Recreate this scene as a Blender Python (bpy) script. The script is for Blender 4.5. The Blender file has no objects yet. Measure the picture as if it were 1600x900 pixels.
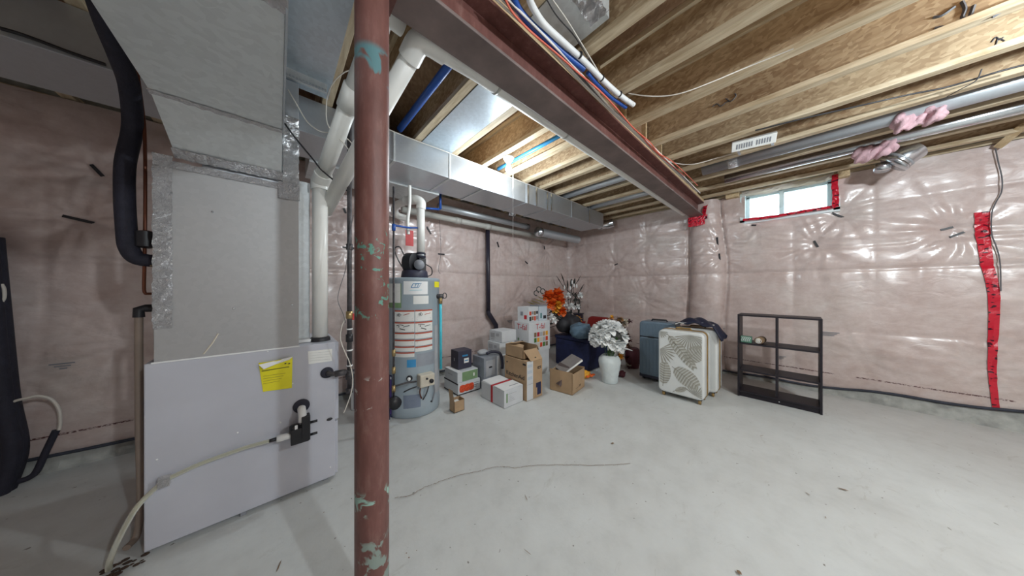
import bpy, bmesh, math, random
import numpy as np
from mathutils import Vector, Matrix, Euler

# ------------------------------------------------------------------ camera, world, lights, exposure
S = bpy.context.scene
COL = S.collection
CAMZ = 1.3
FPX = 401.0
ca, sa = 0.6735, 0.7392            # viewing direction in plan
cam_d = bpy.data.cameras.new('camera'); cam = bpy.data.objects.new('camera', cam_d); COL.objects.link(cam)
cam.location = (0, 0, CAMZ); cam.rotation_euler = (math.pi/2, 0, -math.atan2(ca, sa))
cam_d.sensor_width = 36; cam_d.lens = 36*FPX/1600; cam_d.clip_start = 0.02; cam_d.clip_end = 60
S.camera = cam
w = bpy.data.worlds.new('world'); S.world = w; w.use_nodes = True
w.node_tree.nodes['Background'].inputs[0].default_value = (0.80, 0.92, 1.0, 1)
w.node_tree.nodes['Background'].inputs[1].default_value = 4.0
S.view_settings.view_transform = 'Standard'; S.view_settings.look = 'None'
S.view_settings.gamma = 1; S.view_settings.use_curve_mapping = False
S.view_settings.exposure = 0.2
BULBS = [  # x, y, watts : lampholders on the joists (the first is in view, the third is added fill)
    (1.80, 2.03, 33), (2.40, -1.50, 106), (0.75, -1.9, 112), (3.5, -0.0, 0)]
BULB_COL = (0.86, 0.95, 1.0)

# ------------------------------------------------------------------ helpers
def ray(px, py):
    t = (px-800)/FPX; k = (450-py)/FPX
    return (ca+sa*t, sa-ca*t, k)
def onX(px, py, X): d = ray(px, py); s = X/d[0]; return Vector((X, s*d[1], CAMZ+s*d[2]))
def onY(px, py, Y): d = ray(px, py); s = Y/d[1]; return Vector((s*d[0], Y, CAMZ+s*d[2]))
def onZ(px, py, Z): d = ray(px, py); s = (Z-CAMZ)/d[2]; return Vector((s*d[0], s*d[1], Z))

LOC = {}
def tag(o, label=None, cat=None, group=None, kind=None):
    if label: o['label'] = label
    if cat: o['category'] = cat
    if group: o['group'] = group
    if kind: o['kind'] = kind
    return o
def link(name, me, mat, parent, c, smooth=False):
    o = bpy.data.objects.new(name, me); COL.objects.link(o)
    if mat: me.materials.append(mat)
    LOC[o] = Vector(c)
    if parent: o.parent = parent; o.location = Vector(c)-LOC[parent]
    else: o.location = c
    if smooth:
        me.polygons.foreach_set('use_smooth', [True]*len(me.polygons))
    return o
def mesh(name, verts, faces, mat, parent=None, smooth=False):
    v = np.array([tuple(p) for p in verts], dtype=float)
    lo, hi = v.min(0), v.max(0); c = np.array([(lo[0]+hi[0])/2, (lo[1]+hi[1])/2, lo[2]])
    me = bpy.data.meshes.new(name); me.from_pydata((v-c).tolist(), [], faces); me.update()
    return link(name, me, mat, parent, c, smooth)
def empty(name, loc):
    o = bpy.data.objects.new(name, None); COL.objects.link(o); o.location = loc; o.empty_display_size = .05
    LOC[o] = Vector(loc); return o
class MB:
    """collects shapes for one mesh"""
    def __init__(s): s.v = []; s.f = []
    def add(s, v, f):
        n = len(s.v); s.v += [tuple(p) for p in v]; s.f += [tuple(i+n for i in q) for q in f]; return s
    def box(s, x0, x1, y0, y1, z0, z1, M=None):
        v = [(x, y, z) for z in (z0, z1) for y in (y0, y1) for x in (x0, x1)]
        if M is not None: v = [tuple(M @ Vector(p)) for p in v]
        return s.add(v, [(0,2,3,1),(4,5,7,6),(0,1,5,4),(2,6,7,3),(0,4,6,2),(1,3,7,5)])
    def prism(s, poly, axis, a0, a1):
        """poly of 2D points extruded along axis 0/1/2"""
        n = len(poly); v = []
        for a in (a0, a1):
            for p in poly:
                q = list(p); q.insert(axis, a); v.append(tuple(q))
        f = [tuple(range(n-1, -1, -1)), tuple(range(n, 2*n))]
        f += [(i, (i+1) % n, n+(i+1) % n, n+i) for i in range(n)]
        return s.add(v, f)
    def tube(s, pts, r, n=10, caps=True):
        pts = [Vector(p) for p in pts]; m = len(pts)
        rs = r if isinstance(r, (list, tuple)) else [r]*m
        v = []; f = []; up = None
        for i, p in enumerate(pts):
            d = (pts[min(i+1, m-1)]-pts[max(i-1, 0)]).normalized()
            if up is None:
                up = Vector((0, 0, 1)) if abs(d.z) < .9 else Vector((1, 0, 0))
            a = d.cross(up)
            if a.length < 1e-4: a = d.cross(Vector((1, .3, 0)))
            a.normalize(); b = a.cross(d).normalized(); up = b
            for k in range(n):
                t = 2*math.pi*k/n; v.append(tuple(p+(a*math.cos(t)+b*math.sin(t))*rs[i]))
        for i in range(m-1):
            for k in range(n):
                f.append((i*n+k, i*n+(k+1) % n, (i+1)*n+(k+1) % n, (i+1)*n+k))
        if caps: f += [tuple(range(n-1, -1, -1)), tuple((m-1)*n+k for k in range(n))]
        return s.add(v, f)
    def lathe(s, prof, c=(0,0,0), n=24, caps=True, M=None):
        v = []; f = []; m = len(prof)
        for (r, z) in prof:
            for k in range(n):
                t = 2*math.pi*k/n; p = Vector((r*math.cos(t), r*math.sin(t), z))
                if M is not None: p = M @ p
                v.append((p.x+c[0], p.y+c[1], p.z+c[2]))
        for i in range(m-1):
            for k in range(n): f.append((i*n+k, i*n+(k+1) % n, (i+1)*n+(k+1) % n, (i+1)*n+k))
        if caps: f += [tuple(range(n-1, -1, -1)), tuple((m-1)*n+k for k in range(n))]
        return s.add(v, f)
    def sphere(s, c, r, n=10, sc=(1,1,1)):
        prof = [(r*math.sin(math.pi*i/n), -r*math.cos(math.pi*i/n)) for i in range(1, n)]
        M = Matrix.Diagonal((sc[0], sc[1], sc[2]))
        return s.lathe(prof, c, 12, True, M)
    def build(s, name, mat, parent=None, smooth=False, bevel=0, seg=2):
        o = mesh(name, s.v, s.f, mat, parent, smooth)
        if bevel:
            b = o.modifiers.new('bevel', 'BEVEL'); b.width = bevel; b.segments = seg; b.limit_method = 'ANGLE'
        if smooth and len(s.f) > 30:
            sm = o.data; sm.set_sharp_from_angle(angle=math.radians(45))
        return o
def box(name, x0, x1, y0, y1, z0, z1, mat, parent=None, bevel=0):
    return MB().box(x0, x1, y0, y1, z0, z1).build(name, mat, parent, bevel=bevel)
def cr(pts, k=6):
    """Catmull-Rom through the points"""
    P = [Vector(p) for p in pts]; P = [2*P[0]-P[1]]+P+[2*P[-1]-P[-2]]; out = []
    for i in range(1, len(P)-2):
        for j in range(k):
            t = j/k; a, b, c, d = P[i-1:i+3]
            out.append(.5*((2*b)+(c-a)*t+(2*a-5*b+4*c-d)*t*t+(3*b-a-3*c+d)*t**3))
    out.append(P[-2]); return out
def tube(name, pts, r, mat, parent=None, n=10, smoothpath=False, k=6):
    if smoothpath: pts = cr(pts, k)
    return MB().tube(pts, r, n).build(name, mat, parent, smooth=True)
def text(name, body, size, loc, rot, mat, parent, ext=.0006, align='CENTER'):
    cu = bpy.data.curves.new(name, 'FONT'); cu.body = body; cu.size = size; cu.extrude = ext
    cu.align_x = align; cu.align_y = 'CENTER'; cu.materials.append(mat); cu.resolution_u = 3
    o = bpy.data.objects.new(name, cu); COL.objects.link(o); o.parent = parent
    o.location = Vector(loc)-LOC[parent]; o.rotation_euler = rot; LOC[o] = Vector(loc)
    bpy.context.view_layer.update(); me = bpy.data.meshes.new_from_object(o.evaluated_get(bpy.context.evaluated_depsgraph_get()))
    m_ = bpy.data.objects.new(name+'_', me); COL.objects.link(m_); m_.parent = parent; m_.location = o.location; m_.rotation_euler = rot; LOC[m_] = Vector(loc)
    bpy.data.objects.remove(o); m_.name = name
    return m_
H = math.pi/2
FACE_Y = (H, 0, 0)        # text read on a face looking towards -Y
FACE_X = (H, 0, -H)       # text read on a face looking towards -X
random.seed(7)
R = random.uniform

# value noise for mesh relief
_rng = np.random.RandomState(3); _T = _rng.rand(256, 256)
def vnoise(x, y):
    xi = np.floor(x).astype(int); yi = np.floor(y).astype(int); fx = x-xi; fy = y-yi
    fx = fx*fx*(3-2*fx); fy = fy*fy*(3-2*fy)
    g = lambda a, b: _T[a % 256, b % 256]
    return (g(xi, yi)*(1-fx)+g(xi+1, yi)*fx)*(1-fy)+(g(xi, yi+1)*(1-fx)+g(xi+1, yi+1)*fx)*fy

# ------------------------------------------------------------------ materials
class N:
    def __init__(s, name):
        m = bpy.data.materials.new(name); m.use_nodes = True; s.m = m; s.t = m.node_tree; s.b = s.t.nodes['Principled BSDF']
        s.tc = s.t.nodes.new('ShaderNodeTexCoord')
    def n(s, typ, **kw):
        x = s.t.nodes.new('ShaderNode'+typ)
        for k, v in kw.items(): setattr(x, k, v)
        return x
    def l(s, a, b): s.t.links.new(a, b)
    def coord(s, scale=(1,1,1), rot=(0,0,0), obj=True):
        mp = s.n('Mapping'); mp.inputs['Scale'].default_value = scale; mp.inputs['Rotation'].default_value = rot
        if obj: s.l(s.tc.outputs['Object'], mp.inputs[0])
        else:
            g = s.n('NewGeometry'); s.l(g.outputs['Position'], mp.inputs[0])
        return mp.outputs[0]
    def noise(s, co, scale, detail=4, rough=.55, dist=0):
        x = s.n('TexNoise'); x.inputs['Scale'].default_value = scale; x.inputs['Detail'].default_value = detail
        x.inputs['Roughness'].default_value = rough; x.inputs['Distortion'].default_value = dist
        s.l(co, x.inputs['Vector']); return x.outputs['Fac']
    def ramp(s, fac, stops):
        r = s.n('ValToRGB'); e = r.color_ramp.elements
        while len(e) < len(stops): e.new(.5)
        for i, (p, c) in enumerate(stops): e[i].position = p; e[i].color = (*c, 1) if len(c) == 3 else c
        s.l(fac, r.inputs[0]); return r.outputs[0]
    def mix(s, fac, a, b):
        x = s.n('MixRGB')
        for i, v in ((0, fac), (1, a), (2, b)):
            if isinstance(v, (int, float)): x.inputs[i].default_value = v
            elif isinstance(v, tuple): x.inputs[i].default_value = (*v, 1)
            else: s.l(v, x.inputs[i])
        return x.outputs[0]
    def base(s, c):
        if isinstance(c, tuple): s.b.inputs['Base Color'].default_value = (*c, 1)
        else: s.l(c, s.b.inputs['Base Color'])
    def bump(s, h, strength=.3, dist=.01, prev=None):
        x = s.n('Bump'); x.inputs['Strength'].default_value = strength; x.inputs['Distance'].default_value = dist
        s.l(h, x.inputs['Height'])
        if prev: s.l(prev, x.inputs['Normal'])
        s.l(x.outputs[0], s.b.inputs['Normal']); return x.outputs[0]
    def set(s, **kw):
        for k, v in kw.items():
            i = s.b.inputs[k.replace('_', ' ')]
            if hasattr(v, 'node'): s.l(v, i)
            else: i.default_value = v
        return s
M = {}
def plain(name, c, rough=.5, metal=0, var=.12, scale=8, bump=0, **kw):
    q = N(name); co = q.coord(); f = q.noise(co, scale, 4)
    lo = tuple(max(0, x*(1-var)) for x in c); hi = tuple(min(1, x*(1+var)) for x in c)
    q.base(q.ramp(f, [(.3, lo), (.7, hi)])); q.set(Roughness=rough, Metallic=metal, **kw)
    if bump: q.bump(q.noise(co, scale*6, 3), bump, .004)
    M[name] = q.m; return q.m

# vapour barrier over pink insulation
def mat_vapour():
    q = N('vapour_barrier'); co = q.coord((1,1,1), obj=False)
    a = q.noise(co, 1.6, 5, .6); b = q.noise(co, 14, 6, .7); c = q.noise(q.coord((1,1,1.6), obj=False), 4.0, 6, .65, .3)
    col = q.ramp(a, [(.3, (.54,.395,.365)), (.5, (.63,.49,.46)), (.72, (.60,.535,.50))])
    col = q.mix(.30, col, q.ramp(b, [(.35, (.46,.33,.30)), (.5, (.62,.50,.47)), (.65, (.78,.70,.67))]))
    col = q.mix(.30, col, q.ramp(c, [(.35, (.46,.36,.32)), (.65, (.76,.70,.67))]))
    # printed line of tiny black lettering low on the sheet
    g = q.n('NewGeometry'); sx = q.n('SeparateXYZ'); q.l(g.outputs['Position'], sx.inputs[0])
    band = q.n('MapRange'); band.inputs['From Min'].default_value = .238; band.inputs['From Max'].default_value = .262
    q.l(sx.outputs['Z'], band.inputs[0])
    bb = q.ramp(band.outputs[0], [(.0, (0,0,0)), (.08, (1,1,1)), (.55, (1,1,1)), (.62, (0,0,0))])
    dash = q.ramp(q.noise(q.coord((1,1,2), obj=False), 70, 2, .5), [(.42, (0,0,0)), (.52, (1,1,1))])
    word = q.ramp(q.noise(q.coord((1,1,.05), obj=False), 4.5, 1, .5), [(.40, (0,0,0)), (.43, (1,1,1))])
    m1 = q.n('MixRGB', blend_type='MULTIPLY'); m1.inputs[0].default_value = 1; q.l(bb, m1.inputs[1]); q.l(dash, m1.inputs[2])
    m2 = q.n('MixRGB', blend_type='MULTIPLY'); m2.inputs[0].default_value = 1; q.l(m1.outputs[0], m2.inputs[1]); q.l(word, m2.inputs[2])
    # grey stamped logos showing through here and there
    col = q.mix(m2.outputs[0], col, (.10,.03,.03))
    q.base(col)
    fine = q.noise(q.coord((1,1,1.8), obj=False), 5, 4, .5, .8)
    q.bump(fine, .38, .02)
    q.set(Roughness=.36); q.b.inputs['Specular IOR Level'].default_value = .62
    q.b.inputs['Coat Weight'].default_value = .45; q.b.inputs['Coat Roughness'].default_value = .17
    M['vapour'] = q.m
mat_vapour()
def mat_floor():
    q = N('concrete_floor'); co = q.coord(obj=False)
    a = q.noise(co, .9, 5, .6); b = q.noise(co, 7, 8, .65); c = q.noise(co, 60, 3, .6)
    col = q.ramp(a, [(.3, (.53,.535,.52)), (.5, (.61,.625,.615)), (.7, (.66,.685,.68))])
    col = q.mix(.28, col, q.ramp(b, [(.3, (.44,.445,.43)), (.5, (.61,.62,.61)), (.72, (.72,.74,.735))]))
    sp = q.ramp(q.noise(co, 34, 2, .5), [(.24, (1,1,1)), (.27, (0,0,0))])
    col = q.mix(sp, col, (.25,.24,.22))
    st = q.ramp(q.noise(q.coord((1,2.4,1), (0,0,.6), obj=False), 3.2, 7, .72, 1.5), [(.60, (0,0,0)), (.72, (.5,.5,.5))])
    col = q.mix(st, col, (.40,.385,.35))
    q.base(col); q.set(Roughness=.62); bn = q.bump(c, .12, .004); q.bump(b, .18, .012, bn); M['floor'] = q.m
mat_floor()
def mat_osb(name, cols, ax=0):
    q = N(name); co = q.coord((1,1,1), (0.3,0.2,.5), obj=False)
    v = q.n('TexVoronoi'); v.inputs['Scale'].default_value = 62; v.inputs['Randomness'].default_value = 1
    dn = q.n('TexNoise'); dn.inputs['Scale'].default_value = 9; q.l(co, dn.inputs['Vector'])
    mx = q.n('MixRGB'); mx.inputs[0].default_value = .05; q.l(co, mx.inputs[1]); q.l(dn.outputs['Color'], mx.inputs[2])
    mp = q.n('Mapping'); mp.inputs['Scale'].default_value = (1, .35, 1.2); q.l(mx.outputs[0], mp.inputs[0])
    q.l(mp.outputs[0], v.inputs['Vector'])
    bw = q.n('RGBToBW'); q.l(v.outputs['Color'], bw.inputs[0])
    col = q.ramp(bw.outputs[0], [(.15, cols[0]), (.5, cols[1]), (.85, cols[2])])
    col = q.mix(.5, col, q.ramp(q.noise(co, 2.4, 4), [(.3, cols[0]), (.7, cols[2])]))
    q.base(col); q.set(Roughness=.75); q.bump(bw.outputs[0], .35, .004); M[name] = q.m
mat_osb('osb', [(.27,.16,.08), (.45,.31,.18), (.68,.53,.34)])
mat_osb('subfloor', [(.20,.11,.06), (.30,.18,.10), (.42,.28,.17)])
def mat_wood(name, c0, c1, c2, sc=(3,.35,3)):
    q = N(name); co = q.coord(sc, obj=False); a = q.noise(co, 12, 5, .6, .5)
    col = q.ramp(a, [(.28, c0), (.5, c1), (.72, c2)])
    k = q.ramp(q.noise(q.coord(obj=False), 5, 2), [(.22, (1,1,1)), (.26, (0,0,0))]); col = q.mix(k, col, c0)
    q.base(col); q.set(Roughness=.7); q.bump(a, .2, .003); M[name] = q.m
mat_wood('lumber', (.42,.31,.18), (.61,.49,.33), (.76,.65,.47))
mat_wood('lumber_x', (.46,.32,.17), (.62,.46,.27), (.76,.61,.39), (.35,3,3))
def mat_steel(name, spots):
    q = N(name); co = q.coord(obj=False); a = q.noise(co, 3, 6, .65); b = q.noise(q.coord((1,1,.25), obj=False), 25, 5, .7)
    col = q.ramp(a, [(.3, (.125,.045,.037)), (.55, (.19,.075,.062)), (.75, (.25,.115,.098))])
    col = q.mix(.35, col, q.ramp(b, [(.35, (.09,.04,.034)), (.55, (.19,.088,.078)), (.7, (.34,.22,.19))]))
    if spots:
        g = q.n('NewGeometry'); sx = q.n('SeparateXYZ'); q.l(g.outputs['Position'], sx.inputs[0])
        for (z0, z1, sc, th, c) in ((2.02,2.16,9,.44,(.10,.22,.24)), (1.18,1.52,30,.585,(.12,.30,.24)), (.86,1.0,26,.62,(.45,.45,.42)),
                                    (.50,.60,22,.54,(.30,.48,.42)), (.18,.44,14,.52,(.24,.30,.27))):
            mr = q.n('MapRange'); mr.interpolation_type = 'SMOOTHSTEP'
            mr.inputs['From Min'].default_value = z0; mr.inputs['From Max'].default_value = z0+.03; q.l(sx.outputs['Z'], mr.inputs[0])
            mr2 = q.n('MapRange'); mr2.interpolation_type = 'SMOOTHSTEP'
            mr2.inputs['From Min'].default_value = z1; mr2.inputs['From Max'].default_value = z1-.03; q.l(sx.outputs['Z'], mr2.inputs[0])
            mm = q.n('Math', operation='MULTIPLY'); q.l(mr.outputs[0], mm.inputs[0]); q.l(mr2.outputs[0], mm.inputs[1])
            s_ = q.ramp(q.noise(co, sc, 3, .6, .6), [(th, (0,0,0)), (th+.04, (1,1,1))])
            m3 = q.n('Math', operation='MULTIPLY'); q.l(mm.outputs[0], m3.inputs[0]); q.l(s_, m3.inputs[1])
            col = q.mix(m3.outputs[0], col, c)
    q.base(col); q.set(Roughness=.48); q.bump(b, .25, .003); M[name] = q.m
mat_steel('beam_paint', False); mat_steel('column_paint', True)
def mat_metal(name, c, rough=.38, metal=.85, spangle=.10, bump=.06):
    q = N(name); co = q.coord(obj=False); v = q.n('TexVoronoi'); v.inputs['Scale'].default_value = 45; q.l(co, v.inputs['Vector'])
    bw = q.n('RGBToBW'); q.l(v.outputs['Color'], bw.inputs[0]); a = q.noise(co, 2.2, 4)
    lo = tuple(x*(1-spangle) for x in c); hi = tuple(min(1, x*(1+spangle)) for x in c)
    col = q.mix(.5, q.ramp(bw.outputs[0], [(.2, lo), (.8, hi)]), q.ramp(a, [(.3, lo), (.7, hi)]))
    q.base(col); q.set(Roughness=rough, Metallic=metal); q.bump(a, bump, .03); M[name] = q.m
mat_metal('duct', (.54,.575,.61), .42, .62, .04, .03); mat_metal('duct_dull', (.68,.71,.72), .5, .25); mat_metal('plenum_metal', (.40,.40,.405), .5, .4, .05, .015); mat_metal('shiny', (.72,.76,.80), .22, .95, .08, .15)
mat_metal('pan', (.62,.70,.76), .35, .8)
def mat_foil():
    q = N('foil_tape'); co = q.coord(obj=False); a = q.noise(co, 38, 6, .7, 1.5)
    q.base((.85,.85,.87)); q.set(Roughness=.22, Metallic=.55); q.bump(a, 1.0, .035); M['foil'] = q.m
mat_foil()
def mat_redtape():
    q = N('red_tape'); co = q.coord(obj=False); v = q.noise(q.coord((1,1,1.6), obj=False), 26, 1, .4)
    s = q.ramp(v, [(.61, (0,0,0)), (.63, (1,1,1))])
    q.base(q.mix(s, (.62,.012,.035), (.05,.0,.01))); q.set(Roughness=.28); q.bump(q.noise(co, 30, 4), .4, .008); M['redtape'] = q.m
mat_redtape()
plain('cabinet', (.51,.52,.58), .42, .05, .06, 3)
plain('pvc', (.80,.79,.75), .35, 0, .06, 4); plain('beam_dusty', (.19,.145,.135), .6, 0, .25, 5, .1); plain('cable_bright', (.78,.75,.70), .4); plain('pvc_grey', (.50,.49,.45), .45, 0, .08, 5)
plain('black', (.018,.018,.022), .45); plain('black_rubber', (.02,.02,.035), .75, 0, .2, 30, .4)
plain('abs', (.028,.025,.04), .35); plain('white', (.82,.83,.83), .5, 0, .04); plain('paper', (.80,.80,.77), .7, 0, .05)
plain('yellow', (.82,.74,.02), .6, 0, .06); plain('blue', (.012,.075,.34), .4, 0, .15); plain('blue_sky', (.05,.30,.60), .4)
plain('cyan', (.06,.55,.68), .35); plain('heater', (.36,.43,.48), .35, .1, .05); plain('heater_dark', (.20,.24,.32), .45)
plain('red', (.55,.03,.03), .5); plain('orange_cable', (.75,.16,.10), .5); plain('cable_white', (.68,.64,.58), .5)
plain('cable_grey', (.10,.10,.11), .6); plain('copper', (.20,.07,.04), .4, .6); plain('brass', (.45,.33,.16), .35, .8)
plain('kraft', (.43,.29,.17), .8, 0, .1, 6); plain('kraft_dark', (.22,.14,.08), .85); plain('carton', (.62,.64,.66), .6, 0, .05)
plain('carton_blue', (.50,.56,.62), .6, 0, .06); plain('charcoal', (.035,.035,.06), .5); plain('label_green', (.20,.32,.16), .6)
plain('ink', (.02,.02,.025), .6, 0, 0); plain('ink_red', (.50,.02,.03), .6, 0, 0); plain('ink_blue', (.03,.22,.45), .6, 0, 0)
plain('header_red', (.48,.09,.05), .6, 0, 0); plain('beige', (.62,.57,.47), .5); plain('grey', (.25,.26,.29), .5)
plain('grey_light', (.42,.43,.45), .5); plain('gold', (.42,.27,.10), .3, .7); plain('case_white', (.70,.72,.71), .22, 0, .03)
plain('leaf_print', (.42,.41,.36), .3, 0, .15, 20); plain('leaf_vein', (.20,.19,.16), .3); plain('steel_blue', (.15,.21,.27), .38, .2, .06); plain('navy', (.012,.018,.07), .7, 0, .3, 12, .3)
plain('slate_cloth', (.10,.16,.22), .8, 0, .25, 10, .4); plain('dark_red', (.24,.012,.01), .6); plain('petal_white', (.92,.93,.92), .6, 0, .06)
plain('petal_orange', (.80,.13,.015), .6, 0, .35, 20); plain('petal_amber', (.80,.38,.03), .6, 0, .2); plain('leaf_green', (.08,.20,.04), .6, 0, .3)
plain('leaf_yellow', (.50,.45,.03), .6); plain('leaf_dark', (.03,.035,.03), .55); plain('dry_brown', (.20,.12,.07), .8, 0, .4, 30)
plain('shelf', (.009,.006,.012), .5); plain('shelf_edge', (.10,.085,.085), .45); plain('plaster', (.66,.72,.72), .7, 0, .08, 12, .5)
plain('pink_wool', (.66,.43,.47), .95, 0, .2, 14, .9); plain('green_box', (.10,.24,.17), .5); plain('teal', (.06,.20,.20), .5)
plain('frame_white', (.72,.84,.86), .4, 0, .03); plain('purple', (.18,.10,.36), .5); plain('maroon', (.10,.02,.03), .6)
plain('pepper', (.65,.07,.02), .5, 0, .4, 40); plain('jacket', (.008,.011,.035), .6); plain('concrete', (.40,.41,.39), .85, 0, .3, 9, .7); plain('gasket', (.045,.05,.07), .8, 0, .3, 9)
plain('book', (.12,.085,.08), .4); plain('book_cover', (.26,.24,.23), .35); plain('steel_rough', (.07,.065,.07), .5, .2, .5, 30)
plain('plate', (.34,.37,.42), .4, .3, .1); plain('brown_hose', (.28,.22,.18), .4); plain('soil', (.05,.03,.02), .9)
q = N('clear_hose'); q.base((.62,.62,.50)); q.set(Roughness=.15); q.b.inputs['Transmission Weight'].default_value = .45; M['clear_hose'] = q.m
q = N('window_glass'); q.base((.95,.98,1)); q.set(Roughness=.05); q.b.inputs['Transmission Weight'].default_value = 1.0; q.b.inputs['IOR'].default_value = 1.02; M['glass'] = q.m
q = N('frost_plastic'); q.base((.80,.77,.74)); q.set(Roughness=.3); q.b.inputs['Transmission Weight'].default_value = .55; q.bump(q.noise(q.coord(), 12, 4), .5, .02); M['sheet'] = q.m
q = N('bulb_glow'); q.base((1,1,1)); q.b.inputs['Emission Color'].default_value = (*BULB_COL, 1); q.b.inputs['Emission Strength'].default_value = 12; M['bulb'] = q.m

# ================================================================== STRUCTURE
XB, YA = 5.07, 3.586            # inner faces of wall_right and wall_back
X0, Y0 = -3.2, -4.4             # the unseen sides of the basement
ZJ = 2.683                      # underside of the joists
ZS = 2.985                      # underside of the subfloor

def grid(name, P, Q, fn, mat, skip=None, parent=None):
    U, V = np.meshgrid(P, Q, indexing='ij'); X, Y, Z = fn(U, V)
    n, m = U.shape; v = np.stack([X, Y, Z], -1).reshape(-1, 3)
    idx = np.arange(n*m).reshape(n, m)
    f = np.stack([idx[:-1, :-1], idx[1:, :-1], idx[1:, 1:], idx[:-1, 1:]], -1).reshape(-1, 4)
    if skip is not None:
        cu = (U[:-1, :-1]+U[1:, 1:])/2; cv = (V[:-1, :-1]+V[1:, 1:])/2
        f = f[~skip(cu, cv).reshape(-1)]
    return mesh(name, v, f.tolist(), mat, parent, smooth=True)

fl = grid('floor', np.arange(X0-.1, XB+.35, .1), np.arange(Y0-.1, YA+.25, .1),
          lambda U, V: (U, V, .006*(vnoise(U*1.3+9, V*1.3+4)-.5)-.003), M['floor'])
tag(fl, 'pale grey troweled concrete floor with hairline crack', kind='structure')
# hairline crack and scrapes on the slab
cp = [onZ(*p, .002) for p in ((617,777),(640,774),(662,762),(680,755),(705,746),(722,741),(745,737),(770,730),(788,729),(808,731),(830,727),(880,726),(930,727),(985,724))]
cp = cr(cp, 4); cw = MB()
for a, b in zip(cp[:-1], cp[1:]):
    a = a+Vector((R(-.006,.006), R(-.006,.006), 0)); d = (b-a).normalized(); n_ = Vector((-d.y, d.x, 0))*.0016
    cw.add([a-n_, b-n_, b+n_, a+n_], [(0,1,2,3)])
cw.build('crack', M['kraft_dark'], fl)
for i, (px, py, w_, l_) in enumerate(((1317,765,.012,.05),(1262,772,.006,.03),(1155,895,.02,.02),(436,885,.006,.06),(822,778,.004,.05),(824,863,.003,.05),(957,693,.02,.03),
                                      (635,865,.006,.006),(639,872,.007,.007),(651,861,.005,.005),(506,801,.006,.006),(1290,809,.004,.02),(1190,681,.004,.05))):
    c = onZ(px, py, .001); a = R(0, 3)
    pts = [(c.x+math.cos(a)*x-math.sin(a)*y, c.y+math.sin(a)*x+math.cos(a)*y, .004) for x, y in ((-l_/2,0),(-l_/4,-w_/2),(l_/4,-w_/3),(l_/2,0),(l_/5,w_/2),(-l_/3,w_/3))]
    mesh('scuff', pts+[(c.x, c.y, .0045)], [(k, (k+1) % 6, 6) for k in range(6)], M['kraft_dark'], fl)

# --- vapour barrier sheets bulging over pink insulation
WIN = (-.33, .485, 2.29, 2.665)      # y0, y1, z0, z1 of the window opening
def pins_on(lst, plane):
    return [((onX(*p, XB).y if plane == 'B' else onY(*p, YA).x), (onX(*p, XB).z if plane == 'B' else onY(*p, YA).z)) for p in lst]
pinB_px = [(1275,381),(1309,336),(1500,365),(1123,378),(1126,402),(962,413),(1480,357),(1178,352)]
pinA_px = [(670,360),(690,397),(779,382),(823,410),(852,387),(151,266),(123,343),(539,329),(545,387)]
PB = pins_on(pinB_px, 'B'); PA = pins_on(pinA_px, 'A')
bumpsB = [(R(Y0, YA), R(.3, 2.5)) for _ in range(26)]; bumpsA = [(R(X0, XB), R(.3, 2.5)) for _ in range(20)]
def relief(U, Z, pins, extra, seed):
    h = np.zeros_like(U)
    # batts: rows of pillows with tight seams
    zs = [0.0, .78, 1.52, 1.80, 2.28, 2.75]
    r = np.zeros_like(U); Zw = Z+.035*(vnoise(U*.9+seed, Z*0)-.5)
    for a, b in zip(zs[:-1], zs[1:]):
        k = (Zw >= a) & (Zw < b); t = np.clip((Zw-a)/(b-a), 0, 1)
        r = np.where(k, np.sqrt(np.clip(4*t*(1-t), 0, 1))**.6, r)
    soft = .35+.65*vnoise(U*.6+seed*3, Z*.5)
    h += .030*(r-.6)*soft-.012*np.exp(-((Zw-1.52)/.016)**2)
    cyc = (U+.10*(vnoise(Z*.8+seed, U*0)-.5))/.62
    t = cyc-np.floor(cyc); h += .022*(np.sqrt(np.clip(4*t*(1-t), 0, 1))**.7-.6)*(.3+.9*vnoise(np.floor(cyc)*3.1+seed, Z*1.1))
    h += .030*(vnoise(U*2.1+seed, Z*2.3)-.5)+.008*(vnoise(U*5+seed, Z*6)-.5)+.016*(vnoise(U*1.8+Z*.8, Z*13+seed)-.5)*np.clip((Z-1.5)*5, 0, 1)+.012*(vnoise(U*13+seed, Z*2.6)-.5)*np.exp(-((Z-1.42)/.10)**2)+.0015*(vnoise(U*26, Z*26+seed)-.5)
    rng = random.Random(seed)
    for (u0, z0) in pins+extra:
        d = np.sqrt((U-u0)**2+(Z-z0)**2)+1e-4; th = np.arctan2(Z-z0, U-u0); ph = rng.random()*6; n = rng.choice((9, 11, 13)); w_ = 1 if (u0, z0) in pins else .55
        th2 = th+.5*vnoise(th*2+seed+9, d*3)
        h += w_*(-.034*np.exp(-(d/.11)**2)+.010*np.cos(n*th2+ph)*np.exp(-d/.30)*(1-np.exp(-d/.05))+.006*np.cos((n*2+1)*th2+ph*2)*np.exp(-d/.2)*(1-np.exp(-d/.07)))
    return h
def hB(U, Z):
    h = relief(U, Z, PB, bumpsB, 5)
    # wrapped post under the beam: a fuller bulge with creases on both sides
    c = .94+.02*np.sin(Z*3); hw = .23-.05*np.clip(Z-1.7, 0, 1)
    t = (U-c)/hw; h += np.where(np.abs(t) < 1, .13*np.sqrt(np.clip(1-t*t, 0, 1)), 0)
    h -= .05*np.exp(-((np.abs(t)-1.03)/.10)**2)
    # the sheet stands away from the corner
    return h
def hA(U, Z): return relief(U, Z, PA, bumpsA, 11)
def botB(U): return .045+np.clip((.05-U)/1.6, 0, 1)*.13+.012*np.sin(U*7)
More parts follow.
